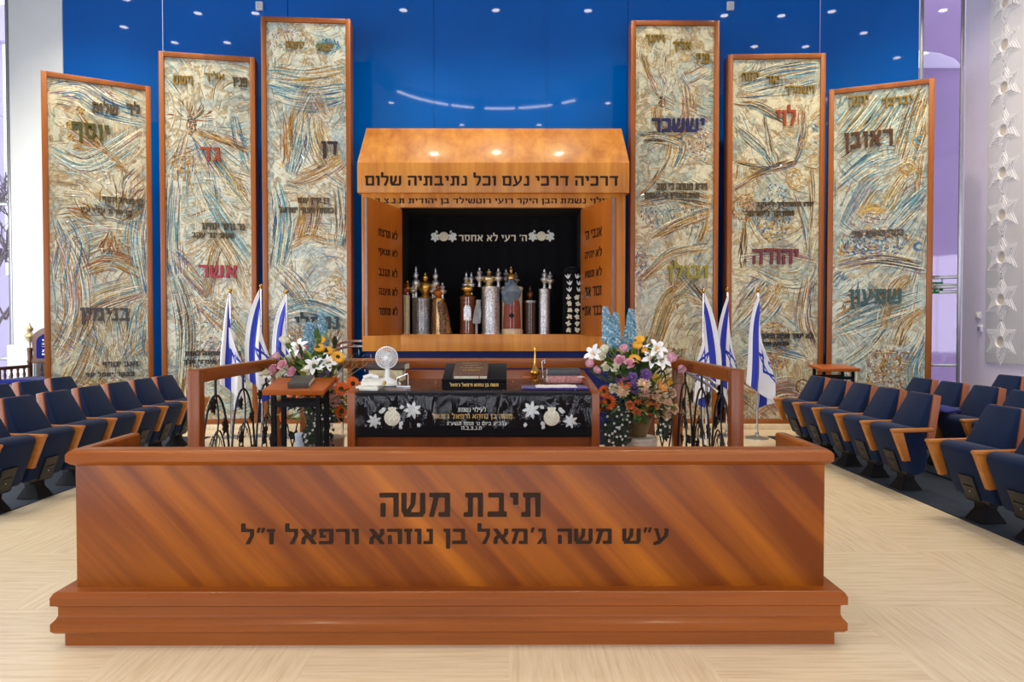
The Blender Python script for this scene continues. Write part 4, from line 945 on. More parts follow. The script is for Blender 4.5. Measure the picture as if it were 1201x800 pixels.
class Relief:
    """brush-like raised glaze strokes; u runs left to right, v from top to bottom"""
    def __init__(s, W, H, seed): s.W, s.H, s.b, s.r = W, H, MB(), random.Random(seed)
    def P(s, u, v): return Vector(((u-.5)*s.W, 0, (1-v)*s.H))
    def stroke(s, pts, w, mi, h=.014):
        pts = [p for p in pts if .0 < (p.x/s.W+.5) < 1.0 and 0 < p.z < s.H]
        n = len(pts)
        if n < 3: return
        vs = []
        for i, p in enumerate(pts):
            t = pts[min(i+1, n-1)]-pts[max(i-1, 0)]; q = Vector((-t.z, 0, t.x))
            q = q.normalized() if q.length > 1e-9 else Vector((1, 0, 0))
            k = math.sin(PI*(i+.35)/(n-.3)); ww = w*k
            a, c = p-q*ww, p+q*ww
            for e in (a, c): e.x = max(-s.W/2, min(s.W/2, e.x)); e.z = max(0, min(s.H, e.z))
            vs += [tuple(a), (p.x, -h*.5*k, p.z), tuple(c)]
        fs = []
        for i in range(n-1):
            fs += [(3*i, 3*i+1, 3*i+4, 3*i+3), (3*i+1, 3*i+2, 3*i+5, 3*i+4)]
        s.b.add(vs, fs, mi)
    def curve(s, uv, n=14):
        P = [s.P(*q) for q in uv]
        if len(P) == 2: return [P[0].lerp(P[1], i/n) for i in range(n+1)]
        out = []
        m_ = len(P)-1
        for i in range(m_):
            p0, p1, p2, p3 = P[max(i-1, 0)], P[i], P[i+1], P[min(i+2, m_)]
            for k in range(6):
                t = k/6; out.append(.5*((2*p1)+(p2-p0)*t+(2*p0-5*p1+4*p2-p3)*t*t+(3*p1-p0-3*p2+p3)*t**3))
        return out+[P[-1]]
    def bundle(s, uv, n, spread, cols, w=.012, h=.016):
        base = s.curve(uv); L = len(base)
        cols = list(cols)+[CR, CR, cols[0], s.r.choice(MIXD)]; w *= .68; spread *= 1.6
        for sd in (-1, 1):
            ol = []
            for i in range(L):
                t = base[min(i+1, L-1)]-base[max(i-1, 0)]; q = Vector((-t.z, 0, t.x)).normalized() if t.length > 1e-9 else Vector((1, 0, 0)); ol.append(base[i]+q*sd*spread*s.r.uniform(.52, .6))
            s.stroke(ol, .007, s.r.choice((UM, BR)), .012)
        for _ in range(int(n*2.2)):
            off = s.r.gauss(0, .55)*spread; i0 = int(s.r.uniform(0, .75)*L); i1 = min(L, i0+max(5, int(s.r.uniform(.25, .6)*L))); ph = s.r.uniform(0, 6); am = s.r.uniform(0, .012)
            pts = []
            for i in range(i0, max(i1, i0+4)):
                if i >= L: break
                t = base[min(i+1, L-1)]-base[max(i-1, 0)]; q = Vector((-t.z, 0, t.x)).normalized() if t.length > 1e-9 else Vector((1, 0, 0))
                pts.append(base[i]+q*(off*(.6+.4*math.sin(3*i/L))+am*math.sin(i*.9+ph)))
            s.stroke(pts, w*s.r.uniform(.5, 1.4), s.r.choice(cols), h*s.r.uniform(.6, 1.2))
    def blob(s, u, v, ru, rv, n, cols, w=.012, L=.05, swirl=1):
        w *= .9
        for _ in range(int(n*2)):
            a, k = s.r.uniform(0, 2*PI), math.sqrt(s.r.random())
            c = s.P(u+ru*k*math.cos(a), v+rv*k*math.sin(a)); d = a+PI/2*swirl+s.r.uniform(-.6, .6); l = L*s.r.uniform(.5, 1.3); bend = s.r.uniform(-1, 1)
            s.stroke([c+Vector((l*(i/6-.5)*math.cos(d+bend*(i/6-.5)), 0, -l*(i/6-.5)*math.sin(d+bend*(i/6-.5)))) for i in range(7)], w*s.r.uniform(.6, 1.3), s.r.choice(cols), .016)
    def fan(s, u, v, a0, a1, l0, l1, n, cols, w=.012):
        cols = list(cols)+[CR, CR]; w *= .6
        for _ in range(int(n*2)):
            a = R(s.r.uniform(a0, a1)); k0 = s.r.uniform(l0, l0+.7*(l1-l0)); k1 = min(l1, k0+s.r.uniform(.25, .5)*(l1-l0)+.05); bend = s.r.uniform(-.25, .25); c = s.P(u, v)
            s.stroke([c+Vector((k*math.cos(a+bend*i/9), 0, k*math.sin(a+bend*i/9))) for i, k in ((i, k0+(k1-k0)*i/9) for i in range(10))], w*s.r.uniform(.5, 1.3), s.r.choice(cols), .016)
    def ring(s, u, v, r, w, mi, a0=0, a1=360, ry=None):
        c = s.P(u, v); ry = ry or r
        s.stroke([c+Vector((r*math.cos(R(a0+(a1-a0)*i/26)), 0, ry*math.sin(R(a0+(a1-a0)*i/26)))) for i in range(27)], w, mi, .02)
    def flow(s, n, cols, w=.007):
        f1, f2, f3 = (s.r.uniform(0, 6) for _ in range(3))
        for _ in range(n):
            u, v = s.r.random(), s.r.random(); p = s.P(u, v); pts = [p.copy()]; mi = s.r.choice(cols)
            for i in range(s.r.randint(7, 24)):
                a = 1.2*math.sin(p.x*1.9+f1+p.z*.7)+1.0*math.sin(p.z*1.7+f2)+.35*math.sin(p.x*4+p.z*3+f3)
                p = p+Vector((math.cos(a), 0, math.sin(a)))*.022; pts.append(p.copy())
            s.stroke(pts, w*s.r.uniform(.5, 1.5), mi, .01)
EARTH = [OC, BR, GO, OC, RU]; SEA = [TE, BL, PB, TE]; MIXD = [OC, BR, TE, BL, MA, CR, PB, GO]; SKY = [CR, PB, TE, CR, MA]

def panel(label, L, Rr, ztop, seed, tint, paint, texts):
    """texts: (string, colour, x0, x1, y0, y1 pixels in the photograph, raised depth)"""
    Lx, Ly = L; Rx, Ry = Rr; wd = math.hypot(Rx-Lx, Ry-Ly); ang = math.atan2(Ry-Ly, Rx-Lx)
    t = thing('relief_panel', label, 'mural panel', ((Lx+Rx)/2, (Ly+Ry)/2, .07), ang, 'twelve-tribes style relief panels beside the ark')
    del t['group']; H = ztop-.07; F = .07
    b = MB()
    b.box(-wd/2, -wd/2+F, 0, .25, 0, H); b.box(wd/2-F, wd/2, 0, .25, 0, H); b.box(-wd/2+F, wd/2-F, 0, .25, H-F, H); b.box(-wd/2+F, wd/2-F, 0, .25, 0, F); b.build('frame', W_FRAME, t, bevel=.004)
    W, Hh = wd-2*F, H-2*F
    ceram = ceramic('glazed_ceramic_%d' % seed, seed, tint)
    b = MB(); rows = 5
    for k in range(rows): b.box(-W/2, W/2, .03, .2, F+Hh*k/rows+.0025, F+Hh*(k+1)/rows-.0025)
    b.box(-W/2, W/2, .04, .2, F, F+Hh); mu = b.build('ceramic_ground', ceram, t)
    r = Relief(W-.01, Hh-.01, seed); r.flow(650, [CR]*7+[PB]*3+[TE]*2+[OC]*3+[GO]*2+[BR, MA, BL, UM], .0055); paint(r)
    o = r.b.build('painted_relief', PAL, t, smooth=60, loc=(0, .031, F+.005))
    M0 = Matrix.Translation(t.location) @ RZ(ang); Mi = M0.inverted()
    def hit(px, py):
        d = CROT @ Vector(((px-600.5)/FPX, -(py-400)/FPX, -1.0)); o_ = Mi @ CAM; d = Mi.to_3x3() @ d; k = (.02-o_.y)/d.y; return o_ + d*k
    for s_, colr, x0, x1, y0, y1 in texts:
        a, c = hit(x0, (y0+y1)/2), hit(x1, (y0+y1)/2); m_ = hit((x0+x1)/2, y0); n_ = hit((x0+x1)/2, y1)
        big = (y1-y0) > 11
        lettering('tribe_heading' if big else 'verse_line', s_, PMAT[colr], t, abs(c.x-a.x), m_.z-n_.z, .036 if big else .03, T((a.x+c.x)/2, .031, (m_.z+n_.z)/2), .035 if big else .02, 2)
    return t
def paint1(r):
    r.bundle([(0, .04), (.3, .02), (.6, .06), (1, .08)], 40, .12, SKY+[BL], .016); r.bundle([(0, .2), (.4, .24), (1, .12)], 20, .1, SKY, .014)
    for a in ((.30, .085), (.2, .13), (.2, .165), (.27, .19)): r.bundle([(.85, .26), (.6, .2), a], 12, .02, EARTH, .014); r.blob(a[0]+.02, a[1], .04, .012, 10, [GO, OC, BR], .016)
    r.fan(.62, .42, 20, 80, .1, .95, 46, EARTH+[BR, MA]); r.fan(.62, .42, 100, 175, .1, .6, 26, EARTH); r.fan(.62, .42, 235, 305, .03, .4, 40, EARTH+[BR, RU])
    r.bundle([(1, .32), (.9, .45), (1, .62)], 40, .14, SEA+[BL, OC], .016); r.bundle([(.1, .4), (.2, .48), (.1, .6)], 30, .16, SEA+[MA, OC], .016)
    r.bundle([(.1, .45), (.22, .55), (.25, .68), (.05, .8)], 50, .14, [MA, OC, BR, RU, TE], .016); r.bundle([(.25, .56), (.6, .52), (.95, .56)], 36, .08, EARTH+[RU, TE])
    r.bundle([(.2, .78), (.4, .66), (.95, .6)], 46, .12, [MA, OC, TE, CR, GO]); r.fan(.62, .86, 40, 150, .1, 1.0, 60, [OC, BR, TE, CR, GO, BL]); r.bundle([(.95, .62), (.85, .78), (.95, .85)], 26, .14, SEA+[OC])
    r.bundle([(.02, .98), (.3, .86), (.45, .75)], 40, .12, EARTH+[TE, MA]); r.blob(.5, .9, .25, .035, 90, [GO, OC, RU, BR, CR], .014, .06, 0); r.ring(.55, .915, .05, .012, CR, 0, 180, .09); r.ring(.55, .915, .03, .01, PB, 0, 180, .07)
    r.bundle([(0, .96), (.5, .95), (1, .97)], 40, .12, EARTH+[UM]); r.blob(.6, .3, .3, .1, 20, [CR], .02, .1)
def paint2(r):
    r.fan(.3, .17, 200, 350, .1, 1.7, 90, [TE, BL, OC, MA, CR, PB]); r.fan(.3, .17, 0, 180, .03, .35, 24, [RU, OC, BR, UM]); r.blob(.3, .18, .06, .03, 30, [RU, BR, UM], .012)
    r.bundle([(.3, .2), (.6, .28), (1, .4)], 26, .05, [TE, BL, OC, GO]); r.bundle([(.3, .2), (.7, .22), (1, .25)], 18, .04, EARTH); r.bundle([(.8, .15), (.9, .25), (1, .3)], 16, .05, [BL, TE])
    r.blob(.22, .29, .15, .05, 70, EARTH+[RU]); r.ring(.22, .29, .12, .014, OC); r.bundle([(.1, .32), (.05, .5), (.1, .6)], 36, .1, SEA+[MA]); r.bundle([(.45, .36), (.7, .45), (1, .56)], 34, .06, SEA+[OC])
    r.bundle([(.6, .5), (.5, .6), (.45, .66)], 26, .06, EARTH); r.bundle([(.5, .45), (.8, .56), (.95, .66)], 26, .08, [OC, TE, CR]); r.bundle([(.05, .53), (.3, .6), (.5, .66)], 30, .08, [MA, BL, OC, TE])
    r.bundle([(.1, .6), (.25, .75), (.15, .98)], 50, .1, [BR, OC, MA, TE, UM]); r.blob(.5, .71, .4, .05, 90, MIXD); r.bundle([(.4, .67), (.8, .75), (1, .84)], 40, .12, [TE, OC, MA, BL])
    r.blob(.55, .83, .32, .06, 130, [OC, BR, GO, TE, MA, BL], .012, .05); r.bundle([(.25, .98), (.2, .9), (.35, .85)], 20, .04, EARTH); r.ring(.15, .93, .09, .016, OC); r.ring(.15, .93, .05, .014, BR); r.blob(.6, .97, .4, .02, 40, [TE, OC, PB])
def paint3(r):
    r.blob(.3, .04, .3, .03, 60, [CR, MA, OC, TE]); r.blob(.78, .055, .16, .018, 60, [TE, BL, TE], .014); r.bundle([(0, .16), (.5, .18), (1, .165)], 70, .13, [BL, TE, PB, CR], .014); r.bundle([(0, .12), (.5, .13), (1, .11)], 24, .08, [OC, CR, GO])
    r.bundle([(.2, .32), (.45, .2), (.58, .17), (.75, .23)], 40, .08, EARTH); r.bundle([(.45, .22), (.4, .3), (.3, .38)], 44, .09, [BL, TE, PB, CR]); r.bundle([(.22, .22), (.25, .33), (.2, .36)], 26, .05, [OC, RU, BR]); r.bundle([(.6, .23), (.65, .3), (.8, .36)], 50, .1, [OC, CR, GO, BR])
    r.blob(.62, .2, .1, .025, 30, [MA, BL, BR]); r.bundle([(.3, .4), (.6, .38), (.95, .34)], 40, .08, EARTH); r.bundle([(.1, .4), (.2, .5), (.1, .62)], 40, .12, SEA+[CR]); r.bundle([(.9, .4), (.95, .5), (.9, .56)], 26, .1, SEA+[OC])
    for u in (.42, .58): r.bundle([(u, .43), (u+.03, .48), (u-.05, .55)], 30, .06, [OC, BR, MA, GO]); r.ring(u, .445, .05, .014, OC)
    r.bundle([(.2, .57), (.5, .54), (.75, .55)], 26, .05, [RU, OC]); r.bundle([(.0, .6), (.3, .66), (.5, .72)], 30, .12, [OC, CR, PB]); r.blob(.85, .67, .12, .04, 36, [OC, TE, GO]); r.bundle([(0, .75), (.5, .72), (1, .76)], 40, .14, SEA+[MA])
    r.fan(.62, .9, 60, 150, .15, .95, 90, [OC, BR, MA, GO, RU]); r.ring(.6, .755, .05, .02, RU); r.bundle([(.68, .76), (.72, .84), (.55, .88)], 40, .1, EARTH); r.blob(.6, .87, .3, .04, 90, EARTH+[TE]); r.blob(.2, .85, .16, .08, 60, [TE, MA, BL, CR]); r.blob(.5, .97, .45, .025, 70, MIXD)
def paint4(r):
    r.bundle([(.05, .06), (.2, .14), (.3, .18)], 16, .02, EARTH); r.fan(.4, .2, 60, 130, .1, .45, 30, [MA, OC, CR]); r.bundle([(.6, .13), (.66, .19), (.6, .25), (.4, .27)], 40, .05, [OC, GO, BR, RU]); r.bundle([(.3, .19), (.3, .25), (.45, .27)], 36, .05, [OC, GO, BR, RU])
    r.blob(.34, .19, .06, .015, 26, [GO, RU, UM]); r.blob(.64, .19, .05, .014, 22, [GO, RU, UM]); r.bundle([(.45, .28), (.4, .34), (.2, .4), (.05, .43)], 26, .02, EARTH); r.bundle([(.02, .28), (.3, .28), (.6, .3), (.5, .36)], 26, .05, [UM, TE, BR])
    r.bundle([(.6, .14), (.8, .12), (1, .1)], 14, .08, [PB, OC]); r.blob(.75, .3, .22, .05, 60, [BL, MA, PB, RU]); r.bundle([(.6, .22), (1, .26)], 20, .1, [MA, CR, PB]); r.bundle([(0, .45), (.5, .43), (1, .45)], 40, .06, [OC, BR, TE]); r.blob(.5, .48, .45, .04, 120, MIXD); r.bundle([(.2, .54), (.6, .5), (1, .47)], 26, .06, EARTH)
    r.bundle([(.85, .44), (.9, .5), (.8, .56)], 16, .03, EARTH); r.bundle([(.0, .66), (.45, .58), (.95, .56)], 26, .05, EARTH+[TE]); r.bundle([(.42, .58), (.75, .66), (1, .72)], 18, .03, [BR, TE, UM]); r.bundle([(.95, .6), (.6, .67), (.42, .7), (.25, .8), (.08, .86)], 70, .07, [OC, BR, TE, GO]); r.blob(.08, .61, .08, .05, 50, [MA, OC, BL])
    r.bundle([(.5, .62), (.5, .68), (.55, .72)], 14, .03, EARTH); r.blob(.12, .86, .06, .02, 26, EARTH); r.bundle([(.1, .88), (.12, 1)], 30, .05, [OC, BR, TE]); r.bundle([(.14, .88), (.28, .95), (.3, 1)], 20, .03, EARTH); r.blob(.45, .83, .2, .015, 40, [OC, BR, TE])
    r.bundle([(.68, .85), (.62, .92), (.55, .99)], 30, .03, [OC, RU, BR]); r.bundle([(.36, .97), (.38, .9), (.62, .86)], 16, .02, [OC, BR]); r.bundle([(.72, .86), (.84, .93), (.84, .98)], 16, .02, [OC, BR]); r.blob(.55, .98, .3, .03, 90, [BR, OC, RU, MA])
def paint5(r):
    r.bundle([(0, .08), (.5, .05), (1, .03)], 60, .14, [BL, TE, CR, UM, PB]); r.bundle([(0, .12), (.3, .13), (.6, .17)], 34, .03, [BR, OC, UM, TE]); r.bundle([(.0, .18), (.3, .24), (.5, .3)], 30, .03, [UM, TE, BR]); r.bundle([(.36, .15), (.42, .23), (.5, .3)], 30, .03, [BR, OC, UM, TE]); r.bundle([(0, .28), (.3, .3), (.5, .31)], 24, .03, [UM, TE, OC])
    r.bundle([(.0, .36), (.35, .31), (.75, .28)], 40, .03, [BR, RU, MA, UM, BL]); r.bundle([(.7, .3), (.8, .22), (.82, .14)], 30, .03, EARTH+[TE]); r.ring(.82, .235, .06, .018, GO); r.blob(.72, .33, .09, .03, 50, [GO, OC, CR]); r.ring(.72, .33, .12, .014, OC); r.bundle([(.9, .18), (1, .2)], 10, .03, SEA)
    r.blob(.15, .41, .15, .04, 100, [GO, OC, BR, RU]); r.bundle([(.15, .45), (.13, .53), (.12, .58)], 24, .03, [BR, OC, UM]); r.blob(.48, .45, .2, .055, 170, [GO, OC, TE, BL, BR], .013, .05); r.blob(.5, .375, .14, .035, 40, [PB, BL, CR]); r.bundle([(.7, .36), (.85, .46), (.9, .56)], 24, .03, [TE, OC, BR]); r.bundle([(.9, .3), (.92, .42), (.88, .54)], 20, .02, [OC, BR])
    r.bundle([(0, .555), (.5, .54), (1, .56)], 50, .04, [MA, RU, OC, TE]); r.blob(.5, .64, .16, .015, 50, [GO, OC, BR]); r.fan(.5, .665, 40, 140, .05, .24, 26, [GO, OC]); r.bundle([(.02, .75), (.3, .67), (.45, .62)], 40, .16, [OC, RU, TE, CR, BL]); r.bundle([(.9, .6), (.85, .72), (1, .82)], 30, .1, [OC, BL, RU])
    r.blob(.5, .78, .2, .05, 130, [BR, OC, GO, RU]); r.blob(.52, .845, .16, .02, 46, [GO, RU, OC]); r.bundle([(.1, .82), (.4, .8), (.9, .83)], 26, .08, SEA+[OC]); r.ring(.84, .91, .1, .018, BR, 0, 300); r.ring(.84, .91, .06, .016, OC, 40, 330); r.bundle([(.3, .98), (.6, .93), (.9, .94)], 50, .12, [BR, MA, OC, RU]); r.bundle([(0, .9), (.3, .95), (.5, 1)], 40, .14, EARTH+[TE])
def paint6(r):
    r.bundle([(0, .18), (.3, .1), (.6, .0)], 80, .2, [TE, OC, CR, PB, UM], .014); r.bundle([(1, 0), (.85, .12), (.75, .22)], 50, .14, [OC, TE, BR, CR]); r.ring(.92, .16, .09, .02, OC); r.ring(.92, .16, .05, .03, TE); r.bundle([(.96, .02), (.92, .1)], 12, .02, EARTH); r.bundle([(.95, .2), (.92, .26), (.9, .33)], 14, .02, EARTH)
    r.blob(.8, .24, .1, .03, 60, [GO, OC, CR]); r.bundle([(.78, .26), (.66, .32), (.58, .36)], 50, .06, [GO, OC, CR, BR]); r.ring(.43, .385, .19, .034, GO, 0, 180, .14); r.blob(.43, .355, .16, .02, 36, [GO, OC]); r.blob(.43, .385, .1, .02, 26, [CR, MA])
    r.bundle([(0, .3), (.4, .22), (.7, .2)], 40, .12, SEA+[CR]); r.bundle([(.1, .42), (.35, .3), (.5, .26)], 40, .1, SEA+[MA, OC]); r.bundle([(.6, .42), (.8, .36), (1, .3)], 40, .1, SEA+[CR]); r.blob(.45, .46, .4, .045, 200, [TE, UM, BL, OC, MA, CR], .014, .07); r.bundle([(0, .53), (.5, .51), (1, .54)], 40, .05, [BR, MA, UM, OC]); r.ring(.92, .475, .05, .024, BL); r.blob(.1, .48, .04, .015, 16, [GO, OC])
    r.bundle([(.36, .57), (.5, .62), (.62, .67)], 26, .03, [OC, TE, BR]); r.bundle([(.85, .56), (.68, .6), (.55, .72)], 40, .05, EARTH+[MA]); r.bundle([(0, .72), (.4, .67), (.95, .62)], 50, .14, [TE, BL, CR, OC]); r.blob(.2, .66, .1, .05, 60, [OC, BR, RU, TE]); r.bundle([(1, .66), (.8, .7), (.7, .77)], 36, .06, EARTH); r.bundle([(0, .6), (.15, .55)], 40, .2, [TE, BL, PB])
    r.blob(.62, .87, .24, .1, 240, [GO, OC, BR, MA, CR], .014, .05, 0); r.ring(.58, .84, .08, .018, OC); r.ring(.58, .84, .05, .016, BR); r.ring(.6, .93, .06, .016, GO)
    for q in range(3):
        for k in range(3): r.bundle([(.4+.17*q, .79+.06*k), (.54+.17*q, .79+.06*k)], 5, .01, [BR, OC, GO]); r.bundle([(.4+.17*q, .79+.06*k), (.4+.17*q, .85+.06*k)], 5, .01, [BR, OC, GO])
    r.bundle([(.1, .84), (.4, .78), (.6, .72)], 36, .06, [CR, TE, PB]); r.ring(.15, .87, .1, .02, BR, 20, 300); r.blob(.14, .88, .07, .025, 36, [BL, TE, PB]); r.bundle([(1, .76), (.88, .85), (.95, .95)], 40, .08, SEA+[OC]); r.ring(.3, .97, .12, .022, OC, 0, 180)
p1 = panel('leftmost relief panel, olive-green Hebrew heading and town at its foot', (-6.365, 9.37), (-5.2, 10.0), 4.985, 1, S(208, 202, 164), paint1,
    [('לך', 'brownink', 148, 164, 119, 136), ('שלום', 'brownink', 108, 138, 118, 133), ('יוסף', 'olive', 84, 128, 145, 168), ('בן פורת יוסף', 'brownink', 120, 168, 232, 241), ('בן פרת עלי עין', 'brownink', 94, 155, 243, 252), ('בנימין', 'ink', 94, 152, 361, 381), ('זאב יטרף', 'ink', 120, 162, 424, 432), ('בבקר יאכל עד', 'ink', 100, 158, 435, 443)])
p2 = panel('second relief panel from the left, rust-red and crimson Hebrew headings', (-5.01, 9.85), (-3.72, 10.08), 5.44, 2, S(222, 226, 212), paint2,
    [('פניו', 'brownink', 273, 290, 91, 102), ('אליך', 'gold', 240, 263, 84, 95), ('וישם', 'gold', 203, 226, 89, 99), ('גד', 'rust', 235, 259, 173, 189), ('גד גדוד יגודנו', 'brownink', 237, 287, 262, 270), ('והוא יגד עקב', 'brownink', 225, 274, 273, 281), ('אשר', 'crimson', 233, 278, 311, 326), ('מאשר שמנה לחמו', 'ink', 217, 282, 410, 417), ('והוא יתן מעדני מלך', 'ink', 215, 284, 420, 428)])
p3 = panel('tall relief panel left of the ark with plum and teal Hebrew headings', (-3.6, 10.0), (-2.32, 10.08), 6.0, 3, S(224, 232, 226), paint3,
    [('יהוה', 'gold', 335, 357, 49, 57), ('ישא', 'gold', 372, 391, 51, 60), ('דן', 'plum', 377, 396, 166, 186), ('דן ידין עמו', 'brownink', 349, 386, 232, 240), ('כאחד שבטי ישראל', 'brownink', 327, 391, 241, 250), ('נפתלי', 'deepteal', 346, 397, 366, 386)])
p4 = panel('tall relief panel right of the ark with navy and yellow Hebrew headings', (1.78, 10.02), (3.07, 10.02), 5.96, 4, S(222, 216, 176), paint4,
    [('ויחנך', 'gold', 757, 779, 41, 52), ('אליך', 'gold', 789, 810, 46, 61), ('פניו', 'gold', 816, 832, 63, 75), ('יששכר', 'navy', 764, 826, 139, 155), ('וירא מנוחה כי טוב', 'brownink', 770, 829, 215, 223), ('ואת הארץ כי נעמה', 'brownink', 756, 820, 226, 234), ('זבולן', 'yellow', 783, 831, 306, 331)])
p5 = panel('second relief panel from the right, rust and maroon Hebrew headings', (3.2, 10.02), (4.6, 9.96), 5.47, 5, S(220, 212, 170), paint5,
    [('יאר', 'gold', 899, 914, 89, 98), ('יהוה', 'gold', 870, 890, 85, 95), ('וישמרך', 'gold', 921, 955, 101, 112), ('לוי', 'rust', 910, 933, 123, 147), ('יורו משפטיך ליעקב', 'brownink', 887, 954, 235, 244), ('ותורתך לישראל', 'brownink', 875, 931, 245, 255), ('יהודה', 'maroon', 882, 936, 292, 310), ('לא יסור שבט מיהודה', 'ink', 886, 953, 389, 397), ('ומחוקק מבין רגליו', 'ink', 878, 925, 399, 407)])
p6 = panel('rightmost relief panel, brown and blue-green Hebrew headings', (4.62, 9.9), (5.855, 9.42), 4.92, 6, S(188, 208, 202), paint6,
    [('יברכך', 'gold', 1034, 1070, 114, 126), ('יהוה', 'gold', 995, 1019, 112, 124), ('ראובן', 'umber', 990, 1047, 154, 178), ('בכורי ראשית אוני', 'brownink', 999, 1060, 270, 277), ('שמעון', 'green', 996, 1057, 339, 362)])
# ---------------------------------------------------------------- theatre seats
def seat(arms):
    """upturned seat facing +x: the origin is on the floor under its foot; arms = local sides (-1, 1) that carry an armrest"""
    t = thing('theatre_seat', 'seat', 'seat', (0, 0, 0)); w = .215; rx = -.17   # rx: rear plane
    A = T(rx+.06, 0, .42) @ RY(-.24)
    hw = lambda z: .226-.062*max(0, z)/.46
    b = MB(); b.loft([[(x, sy*hw(z), z) for x, sy in ((0, -1), (.07, -1), (.07, 1), (0, 1))] for z in (0, .46)], 0, A); b.build('back_shell', W_SHELL, t, bevel=.006)
    bp_ = [(.068, .462), (.10, .452), (.135, .30), (.175, .12), (.165, -.02), (.12, -.1), (.068, -.05)]
    b = MB(); b.loft([[(x, sy*(hw(z)-.008), z) for x, z in bp_] for sy in (-1, 1)], 0, A); b.build('backrest', SEATBLUE, t, bevel=.022, seg=3)
    b = MB(); b.prism([(rx+.40, .545), (rx+.385, .585), (rx+.33, .60), (rx+.18, .585), (rx+.13, .54), (rx+.10, .34), (rx+.12, .20), (rx+.2, .165), (rx+.255, .18)], -w, w, 'y'); b.build('seat_cushion', SEATBLUE, t, bevel=.022, seg=3)
    # underside plate and foot
    d = Vector((.145, 0, .365)).normalized(); ang = math.atan2(d.x, d.z)
    P = T(rx+.262, 0, .185) @ RY(ang)
    b = MB(); b.box(-.004, .014, -.075, .075, -.015, .19, 0, P); b.box(.014, .022, -.05, .05, .1, .11, 0, P); b.build('hinge_plate', BLACKP, t, bevel=.006)
    b = MB(); b.ball(tuple(P @ Vector((.014, .0, .06))), .006, 8); b.build('screw', CHROME, t)
    b = MB(); b.loft([[(sx*a-.0, sy*c, z) for sx, sy in ((-1, -1), (1, -1), (1, 1), (-1, 1))] for a, c, z in ((.1, .09, .0), (.095, .085, .02), (.05, .055, .1), (.055, .06, .2))]); b.build('foot', BLACKM, t, bevel=.004)
    b = MB(); b.lathe([(0, -.13), (.045, -.13), (.045, .13), (0, .13)], 14, M=T(rx+.2, 0, .18) @ RX(PI/2)); b.build('pivot', BLACKP, t)
    for s in arms:
        y = s*.2535
        b = MB(); b.prism([(rx+.1, .565), (rx+.46, .56), (rx+.474, .578), (rx+.466, .592), (rx+.1, .597)], y-.027, y+.027, 'y')
        b.prism([(rx+.462, .562), (rx+.375, .5625), (rx+.305, .312), (rx+.36, .305)], y-.024, y+.024, 'y'); b.build('armrest', W_SEAT, t, bevel=.004)
    return t
# a seat is built once for each arrangement of armrests, then copied
PROTO = {}
def place_seat(x, y, z, rz, arms, label, group):
    if arms in PROTO: o = copy_tree(PROTO[arms])
    else: o = seat(arms); PROTO[arms] = o
    o.location = (x, y, z); o.rotation_euler = (0, 0, rz); o['label'] = label; o['group'] = group; return o
ORD = ['first', 'second', 'third', 'fourth', 'fifth', 'sixth', 'seventh']
XR, XL = 3.65, -4.15
n = 7
for k in range(n):      # left front row, from the near end; the local -y side is the near side
    place_seat(XL, 5.45+.507*k, .008, R(-3), (-1, 1) if k == n-1 else (-1,), 'upturned navy seat with wooden armrests, %s from the near end of the left front row' % ORD[k], 'left front row of navy seats')
for k in range(3):
    place_seat(XL-.92, 6.92+.507*k, .03, R(-3), (-1, 1) if k == 2 else (-1,), 'navy seat of the left second row, behind the %s front-row seat' % ORD[k+3], 'left second row of navy seats')
for k in range(5):      # right front row; here the near side is the local +y side
    place_seat(XR, 6.235+.522*k, .008, PI+R(3), (1, -1) if k == 4 else (1,), 'upturned navy seat, %s of five from the near end of the right front row block' % ORD[k], 'right front row of navy seats')
for k in range(2):
    place_seat(XR, 5.18-.522*k, .008, PI+R(3), (1, -1) if k == 0 else (1,), ('large navy seat just this side of the gap in the right front row', 'navy seat cut by the right edge of the photo, nearest of all')[k], 'nearest pair of right navy seats')
for k in range(4):
    place_seat(XR+.92, 6.17+.52*k, .03, PI+R(3), (1, -1) if k == 3 else (1,), ('navy seat at the near end of the right second row', 'navy second-row seat with wooden armrest nearest the blue velvet bag', 'navy second-row seat behind the blue velvet bag', 'navy seat at the far end of the right second row')[k], 'right second row of navy seats')
place_seat(XR+1.84, 7.62, .07, PI+R(3), (1, -1), 'navy seat alone at the back by the right wall', 'right third row of navy seats')
# blue velvet bag lying on a second-row seat
bg_ = thing('velvet_bag', 'royal blue velvet prayer-shawl bag lying on a right second-row seat', 'bag', (4.36, 6.95, .637), .5)
b = MB(); rr = []
for i in range(9):
    q = i/8; yy = -.2+.4*q; hh = .03*math.sin(PI*min(.95, max(.05, q)))**.5; rr.append([(.15*(1 if abs(math.cos(a)) > .99 else 1)*math.copysign(abs(math.cos(a))**.6, math.cos(a)), yy, hh+hh*math.copysign(abs(math.sin(a))**.8, math.sin(a))) for a in (2*PI*j/20 for j in range(20))])
b.loft(rr); b.build('pouch', VBLUE, bg_)
b = MB(); b.tube([(.15, -.18, .035), (.155, 0, .036), (.15, .18, .035)], .004, 6); b.build('zip', CHROME, bg_)

